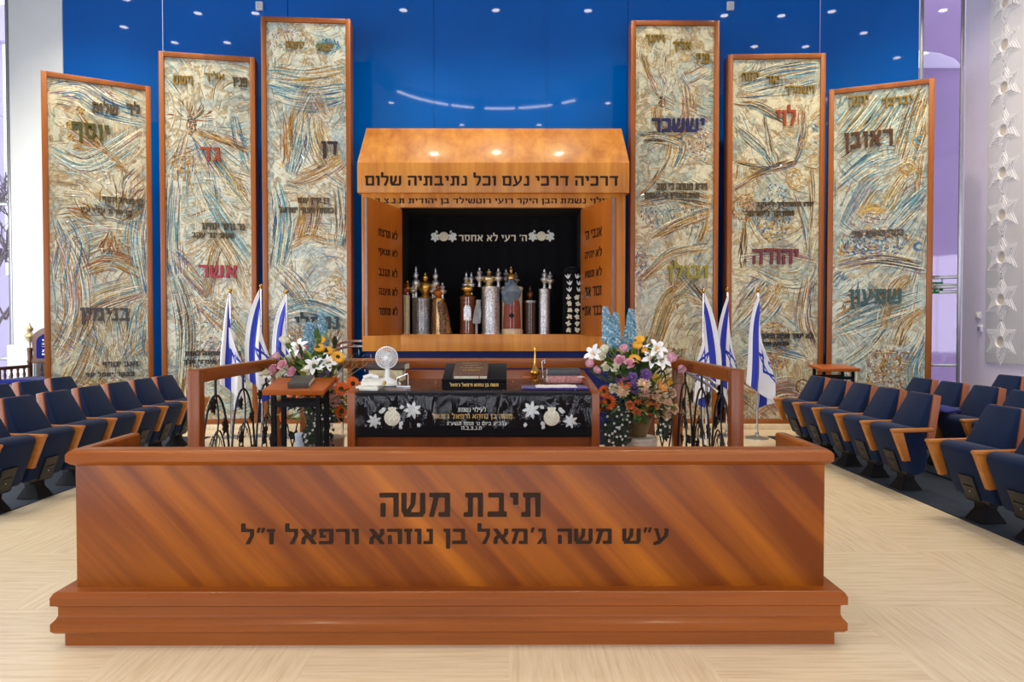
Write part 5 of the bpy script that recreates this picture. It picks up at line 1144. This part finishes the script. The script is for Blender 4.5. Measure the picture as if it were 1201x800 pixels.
# ---------------------------------------------------------------- ceremonial chair at the far left
ec_ = thing('ceremonial_chair', 'carved dark wood chair with finials and blue embroidered back, far left', 'chair', (-6.86, 10.02, .0))
HWc = .37
b = MB(); b.box(-.42, .42, -.4, .36, 0, .28); b.build('platform', W_DARK, ec_, bevel=.01)
for s in (-1, 1):
    b = MB(); b.lathe([(0, .28), (.032, .28), (.032, .95), (.045, .97), (.03, 1.0), (.034, 1.12), (.042, 1.16), (.03, 1.18), (0, 1.18)], 14, (s*HWc, .3, 0)); b.build('back_post', W_DARK, ec_)
    b = MB(); b.lathe([(0, 1.18), (.014, 1.18), (.014, 1.26), (.045, 1.3), (.068, 1.35), (.045, 1.4), (.022, 1.41), (.044, 1.44), (.05, 1.47), (.014, 1.52), (.006, 1.56), (0, 1.57)], 14, (s*HWc, .3, 0)); b.build('finial', plain('pale_gilt_finial_%d' % (s+1), S(206, 188, 140), .35, .4), ec_)
    b = MB(); b.lathe([(0, .28), (.03, .28), (.03, .9), (0, .9)], 12, (s*HWc, -.34, 0)); b.box(s*HWc-.035, s*HWc+.035, -.39, .3, .88, .925); b.build('armrest', W_DARK, ec_)
    for q in range(4):
        b = MB(); b.lathe([(0, .7), (.02, .7), (.012, .74), (.022, .79), (.012, .84), (.02, .88), (0, .88)], 10, (s*HWc, -.22+.13*q, 0)); b.build('spindle', W_DARK, ec_)
b = MB(); b.box(-HWc, HWc, -.34, .3, .5, .68); b.build('seat_frame', W_DARK, ec_, bevel=.008)
b = MB(); b.box(-HWc+.01, HWc-.01, -.36, .27, .68, .75); b.build('seat_cushion', VBLUE, ec_, bevel=.025, seg=3)
arch = [(.33*math.cos(PI*i/16), 1.28+.22*math.sin(PI*i/16)) for i in range(17)]
b = MB(); b.prism(arch+[(-.3, 1.1), (-.34, .95), (.34, .95), (.3, 1.1)], .27, .33, 'y'); b.prism([(-.05, 1.495), (.05, 1.495), (.03, 1.53), (-.03, 1.53)], .275, .325, 'y'); b.build('carved_back', W_DARK, ec_, bevel=.006)
arch2 = [(.24*math.cos(PI*i/16), 1.26+.15*math.sin(PI*i/16)) for i in range(17)]
b = MB(); b.prism(arch2+[(-.24, 1.02), (.24, 1.02)], .245, .272, 'y'); bp = b.build('back_pad', VBLUE, ec_, bevel=.006)
for q in range(5): lettering('embroidered_line', ('אליהו', 'זכור לטוב', 'מלאך', 'הברית', 'הקדוש')[q], SILVERTHREAD, bp, .3, .035, .003, T(0, .2445, 1.3-.055*q), .02, 1)
for s in (-1, 0, 1):
    b = MB(); b.lathe([(0, .75), (.02, .75), (.012, .8), (.022, .85), (.012, .92), (0, .95)], 10, (s*.2, .3, 0)); b.build('spindle', W_DARK, ec_)
wc = thing('white_cabinet', 'white cabinet behind the ceremonial chair beside the far left window', 'cabinet', (-7.45, 10.52, 0))
b = MB(); b.box(-.2, .24, -.1, .09, 0, 1.22); b.build('body', WHITE, wc, bevel=.006)
b = MB(); b.box(-.18, .22, -.115, -.1, .06, 1.2); d_ = b.build('door', WHITE, wc, bevel=.004)
b = MB(); b.box(-.165, -.155, -.135, -.115, .6, .75); b.build('handle', STEEL, d_)

# ---------------------------------------------------------------- flags
def flagmat():
    t = NT('white_flag_cloth_with_blue_stripes_and_star'); tc = t.n('ShaderNodeTexCoord'); sp = t.n('ShaderNodeSeparateXYZ'); t.l(tc.outputs['UV'], sp.inputs[0])
    x = t.math('MULTIPLY', t.math('SUBTRACT', sp.outputs[0], .5), 1.375); y = t.math('SUBTRACT', sp.outputs[1], .5)
    def tri(sg):
        yy = t.math('MULTIPLY', y, sg)
        a = t.math('ADD', t.math('MULTIPLY', x, .866), t.math('MULTIPLY', yy, -.5)); c = t.math('ADD', t.math('MULTIPLY', x, -.866), t.math('MULTIPLY', yy, -.5))
        d = t.math('MAXIMUM', t.math('MAXIMUM', a, c), yy); d = t.math('ABSOLUTE', t.math('SUBTRACT', d, .125)); return t.math('LESS_THAN', d, .024)
    star = t.math('MAXIMUM', tri(1), tri(-1))
    ay = t.math('ABSOLUTE', y); stripe = t.math('MULTIPLY', t.math('GREATER_THAN', ay, .25), t.math('LESS_THAN', ay, .406))
    f = t.math('MAXIMUM', star, stripe)
    wv = t.n('ShaderNodeTexNoise'); wv.inputs['Scale'].default_value = 220; t.l(tc.outputs['UV'], wv.inputs[0])
    b = t.pbr(t.mix(f, S(226, 228, 234), S(28, 48, 168)), .75, 0, t.bump(wv.outputs[0], .08, .002), **{'Sheen Weight': .15})
    b.inputs['Subsurface Weight'].default_value = 0.0
    return t.m
FLAG = flagmat()
def flag(label, x, y, ztop, side, A, W, flip, ph, Lf=1.72, H=1.06, ripple=.022, keep=.62):
    """cloth tied along the pole: the upper part of the hoist falls in front, the rest folds back behind it"""
    t = thing('flag', label, 'flag', (x, y, 0), 0, 'flags on poles %s of the ark' % side)
    b = MB(); b.lathe([(0, .0), (.15, .0), (.15, .012), (.05, .03), (.022, .05), (.022, .09), (0, .09)], 20); b.build('base', STEEL, t)
    b = MB(); b.tube([(0, .0, .05), (0, 0, ztop-.03)], .013, 10); b.build('pole', CHROME, t)
    b = MB(); b.lathe([(0, -.03), (.018, -.03), (.018, -.018), (.012, -.012), (.022, 0), (.026, .014), (.02, .03), (.008, .038), (0, .04)], 14, (0, 0, ztop)); b.build('finial', BRASS, t)
    nu, nv = 50, 60; vs = []; uv = []
    for i in range(nu+1):
        u = i/nu; g = (1-math.exp(-3.2*u))/(1-math.exp(-3.2))
        for j in range(nv+1):
            v = j/nv
            if v < keep: q = v/keep; back = 0.0
            else: k = (v-keep)/(1-keep); q = 1-.62*k; back = math.sin(PI*.5*min(1, 3*k))*.05+.035*k
            xx = flip*g*(-A+W*q) + flip*.015*math.sin(5*u+ph)*g
            zz = -.035 - v*H*(1-.66*u) - u*Lf*.70 - .03*g*math.sin(PI*v)
            yy = -.025*(1-back*0) - .03 + back*(.4+.6*g) - ripple*(.3+g)*math.sin(q*9+ph+1.5*u) - .012*g*math.sin(q*19+2*ph)
            vs.append((xx, yy, ztop+zz)); uv.append((u, 1-v))
    n_ = nv+1; fs = [(i*n_+j, i*n_+j+1, (i+1)*n_+j+1, (i+1)*n_+j) for i in range(nu) for j in range(nv)]
    me = bpy.data.meshes.new('cloth'); me.from_pydata(vs, [], fs); ul = me.uv_layers.new()
    for lp in me.loops: ul.data[lp.index].uv = uv[lp.vertex_index]
    me.polygons.foreach_set('use_smooth', [True]*len(me.polygons)); me.materials.append(FLAG)
    o = bpy.data.objects.new('cloth', me); COL.objects.link(o); o.parent = t
    s_ = o.modifiers.new('thickness', 'SOLIDIFY'); s_.thickness = .003
    return t
FY = 9.2
def fx(px, Y=FY): return at(px, 342, Y).x
flag('blue and white flag with a drooping blue stripe, leftmost of the flags left of ark', fx(270), FY, at(270, 342, FY).z, 'left', .10, .34, 1, .3)
flag('tallest blue and white flag, middle of the three left of the ark', fx(303), FY+.1, at(303, 336, FY).z, 'left', .22, .40, 1, 2.2)
flag('blue and white flag behind the lilies, nearest the ark on the left side', fx(336), FY, at(336, 343, FY).z, 'left', .22, .40, 1, 4.0)
flag('blue and white flag nearest the ark on the right side, star low', fx(825), FY, at(825, 342, FY).z, 'right', .22, .36, -1, 1.0)
flag('blue and white flag, middle of the three right of the ark', fx(856), FY+.1, at(856, 340, FY).z, 'right', .17, .34, 1, 2.6)
flag('blue and white flag hanging outside the railing post, rightmost of all', fx(886), FY-.1, at(886, 341, FY-.1).z, 'right', .17, .38, 1, 4.4)
# ---------------------------------------------------------------- flower arrangements
def fm(name, c, **k): return plain(name, c, .6, 0, .18, 30, **k)
F_OR = fm('orange_petals', S(242, 112, 34)); F_ORL = fm('light_orange_petals', S(246, 160, 90)); F_ORR = fm('coral_petals', S(246, 150, 92)); F_DK = fm('dark_flower_centre', S(52, 30, 18)); F_YE = fm('yellow_petals', S(234, 172, 44)); F_PK = fm('pink_petals', S(238, 182, 198))
F_PE = fm('peach_petals', S(250, 208, 172)); F_CR = fm('cream_petals', S(248, 240, 214)); F_WH = fm('white_petals', S(240, 240, 236)); F_PU = fm('purple_petals', S(128, 92, 158)); F_MV = fm('mauve_petals', S(214, 166, 148)); F_BL = fm('blue_florets', S(112, 160, 182))
F_BLP = fm('pale_blue_florets', S(176, 198, 206)); F_GR = fm('leaf_green', S(78, 112, 48)); F_GRD = fm('dark_ivy_green', S(34, 54, 34)); F_GRL = fm('light_leaf_green', S(150, 172, 84)); F_DU = fm('dusty_grey_foliage', S(150, 152, 130))
def curved_petal(b, ang, L, wd, rise, curl, mi=0, base=0.0, z0=0.0):
    """petal leaving the axis +z at the given angle; rise = start slope, curl = bend along its length"""
    n = 5; c, s_ = math.cos(ang), math.sin(ang); vs = []; r, z, a = base, z0, rise
    for i in range(n+1):
        q = i/n; ww = wd*math.sin(PI*(.12+.8*q))**.8*(1 if q < .95 else .45)
        for e in (-1, 0, 1):
            zz = z + (abs(e)*ww*.25); vs.append((r*c-e*ww*s_*.5, r*s_+e*ww*c*.5, zz))
        r += L/n*math.cos(a); z += L/n*math.sin(a); a += curl/n
    fs = []
    for i in range(n):
        for e in range(2): fs.append((3*i+e, 3*i+e+1, 3*i+e+4, 3*i+e+3))
    b.add(vs, fs, mi)
def fl_gerbera(r=1.0, mats=(F_OR, F_DK)):
    b = MB()
    for k, (n, L, rise) in enumerate(((18, r, .12), (16, r*.8, .3))):
        for i in range(n): curved_petal(b, 2*PI*(i+.5*k)/n, L*.82, r*.22, rise, -.25, 0, r*.14)
    b.lathe([(0, .12*r), (r*.26, .1*r), (r*.32, .02*r), (0, -.06*r)], 12, mi=1); return b, mats
def fl_rose(r, mats):
    b = MB()
    for k, (n, L, rise, base) in enumerate(((5, 1.0, .5, .25), (5, .95, .95, .2), (4, .85, 1.25, .12), (3, .75, 1.45, .05))):
        for i in range(n): curved_petal(b, 2*PI*i/n+k*.6, L*r, r*.95, rise, .35, 0, base*r, .1*r*k)
    b.ball((0, 0, .3*r), r*.4, 8); b.lathe([(0, -.3*r), (.2*r, -.2*r), (.3*r, .05*r), (0, .1*r)], 8, mi=1); return b, mats
def fl_tulip(r, mats):
    b = MB()
    for k in range(2):
        for i in range(3): curved_petal(b, 2*PI*i/3+k*PI/3, 1.7*r, r*1.2, .75, 1.3, 0, .1*r)
    b.lathe([(0, -.4*r), (.15*r, -.3*r), (.15*r, .1*r), (0, .15*r)], 8, mi=1); return b, mats
def fl_lily(r, mats):
    b = MB()
    for i in range(6): curved_petal(b, 2*PI*i/6, r*1.1, r*.5, .75, -1.3, 0, .06*r)
    for i in range(5): a = 2*PI*i/5; b.tube([(0, 0, .1*r), (.18*r*math.cos(a), .18*r*math.sin(a), .55*r)], .025*r, 5, 1)
    return b, mats
def fl_mum(r, mats):
    b = MB()
    for k, (n, L, rise) in enumerate(((14, 1, .05), (14, .9, .4), (11, .75, .8), (8, .55, 1.15))):
        for i in range(n): curved_petal(b, 2*PI*(i+.5*(k % 2))/n, L*r*.85, r*.3, rise, .3, 0, .1*r)
    b.ball((0, 0, .2*r), .25*r, 8, 0); return b, mats
def fl_spike(h, mats):
    b = MB(); rnd = random.Random(5); b.tube([(0, 0, -.05), (0, 0, h)], .006, 5, 1)
    n = 110
    for i in range(n):
        q = i/n; a = i*2.4; rr = .048*(1-.84*q)*(.55+.45*min(1, q*8)); c = (rr*math.cos(a), rr*math.sin(a), .02+(h-.02)*q)
        for j in range(4):
            an = 2*PI*j/4+i; s_ = .03*(1-.55*q); d = Vector((math.cos(a), math.sin(a), .3)).normalized(); u_ = Vector((-math.sin(a), math.cos(a), 0)); w_ = d.cross(u_)
            e = (u_*math.cos(an)+w_*math.sin(an))*s_; f_ = (u_*math.cos(an+1.2)+w_*math.sin(an+1.2))*s_*.8; p = Vector(c)
            b.add([p, p+e+d*.006, p+e+f_+d*.012, p+f_+d*.006], [(0, 1, 2, 3)], 0 if (i*7+j) % 3 else 2)
    return b, mats
def fl_cluster(r, mats):
    b = MB(); rnd = random.Random(8)
    for i in range(5):
        c = Vector((rnd.uniform(-1, 1), rnd.uniform(-.3, .3), rnd.uniform(-1, 1)))*r; b.ball(tuple(c), r*.38, 7)
    return b, mats
TYPES = {'gerbera': ('gerbera', fl_gerbera(.05)), 'gerbera_light': ('gerbera', fl_gerbera(.046, (F_ORL, F_YE))), 'sunflower': ('sunflower', fl_gerbera(.045, (F_YE, F_DK))), 'yellow': ('yellow_daisy', fl_gerbera(.036, (F_YE, F_YE))), 'peachdaisy': ('peach_daisy', fl_mum(.05, (F_PE, F_YE))),
         'pinkrose': ('pink_rose', fl_rose(.036, (F_PK, F_GR))), 'creamrose': ('cream_rose', fl_rose(.034, (F_CR, F_GR))), 'peachrose': ('peach_rose', fl_rose(.036, (F_PE, F_GR))), 'orangerose': ('orange_rose', fl_rose(.027, (F_ORR, F_GR))), 'pinktulip': ('pink_tulip', fl_tulip(.036, (F_PK, F_GR))),
         'creamtulip': ('cream_tulip', fl_tulip(.032, (F_CR, F_GR))), 'lily': ('white_lily', fl_lily(.07, (F_WH, F_YE))), 'mum': ('purple_chrysanthemum', fl_mum(.046, (F_PU, F_PU))), 'mauve': ('mauve_chrysanthemum', fl_mum(.05, (F_MV, F_MV))), 'spike': ('blue_delphinium', fl_spike(.29, (F_BL, F_GR, F_BLP)))}
FMESH = {}
def flower(kind, parent, p, d, spin, s_=1.0):
    nm, (b, mats) = TYPES[kind]
    if kind not in FMESH:
        o = b.build(nm, list(mats), parent, smooth=60); FMESH[kind] = o.data
    else:
        o = bpy.data.objects.new(nm, FMESH[kind]); COL.objects.link(o); o.parent = parent
    q = Vector((0, 0, 1)).rotation_difference(Vector(d).normalized()); o.rotation_mode = 'QUATERNION'; o.rotation_quaternion = q @ Matrix.Rotation(spin, 4, 'Z').to_quaternion(); o.location = p; o.scale = (s_,)*3
    return o
def blade(b, p, d, L, wd, mi, droop=.6, rnd=random):
    d = Vector(d).normalized(); s_ = d.cross(Vector((0, 0, 1))); s_ = s_.normalized() if s_.length > .01 else Vector((1, 0, 0)); p = Vector(p); n = 5; vs = []; cur = p.copy(); dd = d.copy()
    for i in range(n+1):
        q = i/n; w_ = wd*math.sin(PI*(.08+.9*q)); up = s_.cross(dd)
        vs += [tuple(cur-s_*w_), tuple(cur+up*w_*-.25), tuple(cur+s_*w_)]; cur = cur+dd*L/n; dd = (dd+Vector((0, 0, -droop/n))).normalized()
    b.add(vs, [f for i in range(n) for f in ((3*i, 3*i+1, 3*i+4, 3*i+3), (3*i+1, 3*i+2, 3*i+5, 3*i+4))], mi)
def arrangement(label, cxp, Y, vase_px, flowers, trail, spray, seed):
    rnd = random.Random(seed); cx = at(cxp, 470, Y).x; t = thing('flower_arrangement', label, 'flowers', (cx, Y, .612))
    O = Vector((cx, Y, .612)); vx = at(vase_px, 500, Y).x-cx
    VASE = plain('bronze_green_vase_%d' % seed, S(112, 92, 58), .3, .1, .15, 14)
    b = MB(); b.lathe([(0, 0), (.07, 0), (.085, .05), (.11, .14), (.118, .2), (.108, .225), (.1, .22), (.095, .2), (0, .19)], 24, (vx, .0, 0)); b.build('vase', VASE, t)
    hub = Vector((vx, 0, .24)); sb = MB(); fb = MB(); lb = MB()
    pos = []
    for kind, px, py in flowers:
        e = ((px-cxp)/58)**2+((py-445)/75)**2; dep = -.22*math.sqrt(max(.04, 1-min(1, e*.9))) + rnd.uniform(-.02, .02)
        if kind == 'spike':
            p = at(px, py, Y+.02)-O; flower('spike', t, p, (rnd.uniform(-.15, .15), 0, 1), rnd.uniform(0, 6)); tip = p; 
        else:
            p = at(px, py, Y+dep)-O; d = Vector(((p.x-vx)*1.4, -.28, (p.z-.35)*.9+.12))
            d = d.normalized() + Vector((0, -.55, 0)); 
            if 'tulip' in kind: d = d+Vector((0, .45, .5))
            flower(kind, t, p, d, rnd.uniform(0, 6), rnd.uniform(1.12, 1.35)); tip = p - d.normalized()*.02
        pos.append(p); sb.tube(bez(hub, hub+(tip-hub)*.4+Vector((0, 0, .06)), tip-Vector((0, -.03, .05)), tip, 6), .004, 5)
    sb.build('stems', F_GR, t)
    for i in range(420):
        p = rnd.choice(pos); q = hub.lerp(p, rnd.uniform(.45, .98))+Vector((rnd.uniform(-.05, .05), rnd.uniform(-.07, .07), rnd.uniform(-.04, .04)))
        d = (q-hub)+Vector((rnd.uniform(-.12, .12), rnd.uniform(-.25, .1), rnd.uniform(-.05, .12))); blade(fb, q, d, rnd.uniform(.07, .15), rnd.uniform(.012, .026), rnd.choice((0, 0, 0, 1, 2)), .8)
    fb.build('foliage', [F_GR, F_GRL, F_GRD], t, smooth=60)
    for i in range(60):
        px, py = rnd.choice(spray); q = at(px+rnd.uniform(-9, 9), py+rnd.uniform(-8, 8), Y-.02)-O; blade(lb, q, (rnd.uniform(-1, 1), -.3, rnd.uniform(-.2, 1)), rnd.uniform(.03, .06), .005, 0, .2)
    for px, py in spray: q = at(px, py, Y-.02)-O; lb.tube(bez(hub, hub+Vector((0, 0, .15)), q-Vector((0, 0, .04)), q, 6), .003, 4)
    lb.build('dusty_sprays', F_DU, t, smooth=60)
    ib = MB(); wb_ = []
    for px, py0, py1 in trail:
        pts = [hub.lerp(at(px, py0, Y-.14)-O, .5)]+[at(px+3*math.sin(i), py0+(py1-py0)*i/6, Y-.15-.01*math.sin(2*i))-O for i in range(7)]
        ib.tube(pts, .003, 5)
        for p in pts[1:]:
            for _ in range(9): leaf_mesh(ib, tuple(p+Vector((rnd.uniform(-.035, .035), rnd.uniform(-.02, .02), rnd.uniform(-.03, .03)))), rnd.uniform(.025, .04), rnd.uniform(2, 4.2), 0, None, .002)
            wb_.append(p+Vector((rnd.uniform(-.04, .04), -.035, rnd.uniform(-.03, .03))))
    ib.build('trailing_ivy', F_GRD, t, smooth=60)
    first = None
    for p in wb_:
        if first is None:
            bb = MB()
            for i in range(5): curved_petal(bb, 2*PI*i/5, .012, .01, .4, .2, 0, .002)
            first = bb.build('white_blossom', F_WH, t, loc=p); first.rotation_euler = (PI/2, 0, 0); first.scale = (.85,)*3
        else:
            o = first.copy(); COL.objects.link(o); o.location = p; o.rotation_euler = (PI/2, rnd.uniform(0, 6), 0)
    return t
def q4(x, y): return (220+x/4, 350+y/4)
def q5(x, y): return (670+x/4.705, 360+y/4.705)
LF = [('spike', *q4(585, 285)), ('spike', *q4(565, 285)), ('spike', *q4(630, 235)), ('yellow', *q4(625, 195)), ('yellow', *q4(618, 232)), ('sunflower', *q4(705, 275)), ('lily', *q4(595, 320)), ('lily', *q4(655, 305)), ('lily', *q4(525, 235)), ('creamtulip', *q4(470, 220)), ('creamtulip', *q4(460, 210)),
      ('pinktulip', *q4(540, 285)), ('pinktulip', *q4(546, 258)), ('pinktulip', *q4(430, 292)), ('pinkrose', *q4(412, 338)), ('pinkrose', *q4(495, 350)), ('creamrose', *q4(440, 365)), ('creamrose', *q4(462, 338)), ('creamtulip', *q4(482, 298)), ('creamrose', *q4(377, 356)), ('pinkrose', *q4(455, 318)), ('mum', *q4(640, 362)), ('creamrose', *q4(560, 350)),
      ('mauve', *q4(668, 440)), ('mauve', *q4(690, 482)), ('mauve', *q4(640, 470)), ('gerbera', *q4(720, 425)), ('gerbera', *q4(722, 528)), ('gerbera', *q4(455, 560)), ('gerbera', *q4(500, 462)), ('gerbera', *q4(775, 400)), ('orangerose', *q4(560, 480)), ('orangerose', *q4(592, 477)), ('creamtulip', *q4(440, 470)), ('yellow', *q4(660, 245)), ('orangerose', *q4(690, 385)), ('orangerose', *q4(745, 470))]
RF = [('spike', *q5(235, 235)), ('spike', *q5(215, 200)), ('spike', *q5(315, 240)), ('spike', *q5(325, 215)), ('pinktulip', *q5(295, 252)), ('pinkrose', *q5(272, 302)), ('pinktulip', *q5(118, 332)), ('pinktulip', *q5(160, 365)), ('pinkrose', *q5(322, 320)), ('pinktulip', *q5(540, 305)), ('pinktulip', *q5(592, 362)), ('creamrose', *q5(245, 340)), ('creamrose', *q5(175, 277)), ('creamrose', *q5(197, 336)), ('creamrose', *q5(235, 452)), ('creamtulip', *q5(195, 255)), ('lily', *q5(130, 265)), ('lily', *q5(465, 240)), ('lily', *q5(440, 295)), ('lily', *q5(490, 300)),
      ('sunflower', *q5(348, 290)), ('yellow', *q5(380, 178)), ('yellow', *q5(412, 245)), ('yellow', *q5(365, 210)), ('mum', *q5(335, 392)), ('mum', *q5(350, 447)), ('mum', *q5(412, 375)), ('mum', *q5(282, 405)), ('mauve', *q5(400, 475)), ('peachdaisy', *q5(285, 462)), ('peachdaisy', *q5(400, 428)), ('gerbera', *q5(182, 466)), ('gerbera', *q5(210, 525)), ('gerbera', *q5(160, 548)), ('gerbera', *q5(298, 415)), ('yellow', *q5(470, 395)), ('gerbera_light', *q5(505, 445)), ('yellow', *q5(540, 412)),
      ('peachrose', *q5(460, 492)), ('peachrose', *q5(490, 505)), ('peachrose', *q5(545, 475)), ('peachrose', *q5(522, 535)), ('peachrose', *q5(558, 562)), ('peachrose', *q5(515, 592)), ('orangerose', *q5(325, 542)), ('orangerose', *q5(370, 520)), ('orangerose', *q5(362, 580)), ('orangerose', *q5(422, 525)), ('orangerose', *q5(405, 556)), ('orangerose', *q5(425, 572)), ('orangerose', *q5(460, 550)), ('orangerose', *q5(337, 562))]
TR_L = [(q4(x, 0)[0], 480, 520) for x in (575, 590, 612, 640, 665)]
TR_R = [(q5(x, 0)[0], 478, 518) for x in (200, 225, 255, 275, 300)]+[(q5(515, 0)[0], 490, 508)]
arrangement('flower arrangement left of the table with white lilies and a sunflower', 372, 5.5, 374, LF, TR_L, [q4(760, 290), q4(800, 305), q4(845, 300), q4(775, 265), q4(725, 330), q4(400, 345)], 11)
arrangement('flower arrangement right of the table with purple and peach blooms', 746, 5.5, 748, RF, TR_R, [q5(190, 245), q5(330, 170), q5(500, 330), q5(370, 350)], 12)
for px, Y, rr, zt, lab, mat in ((748.5, 5.5, .15, .61, 'round cream pedestal under the right flower arrangement', plain('cream_pedestal', S(206, 198, 182), .5)), (382, 5.5, .145, .61, 'round beige pedestal under the left flower arrangement', plain('beige_pedestal', S(176, 158, 134), .5)), (355.5, 5.75, .065, .6, 'pale blue round canister left of the beige pedestal', plain('pale_blue_canister', S(190, 208, 228), .45))):
    p = at(px, 510, Y); t = thing('pedestal' if rr > .1 else 'canister', lab, 'pedestal' if rr > .1 else 'canister', (p.x, Y, .2))
    b = MB(); b.lathe([(0, 0), (rr, 0), (rr, zt-.23), (0, zt-.23)], 32); b.build('body', mat, t)
    b = MB(); b.lathe([(0, zt-.23), (rr*1.01, zt-.23), (rr*1.03, zt-.22), (rr*1.03, zt-.205), (rr, zt-.2), (0, zt-.2)], 32); b.build('rim', mat, t)
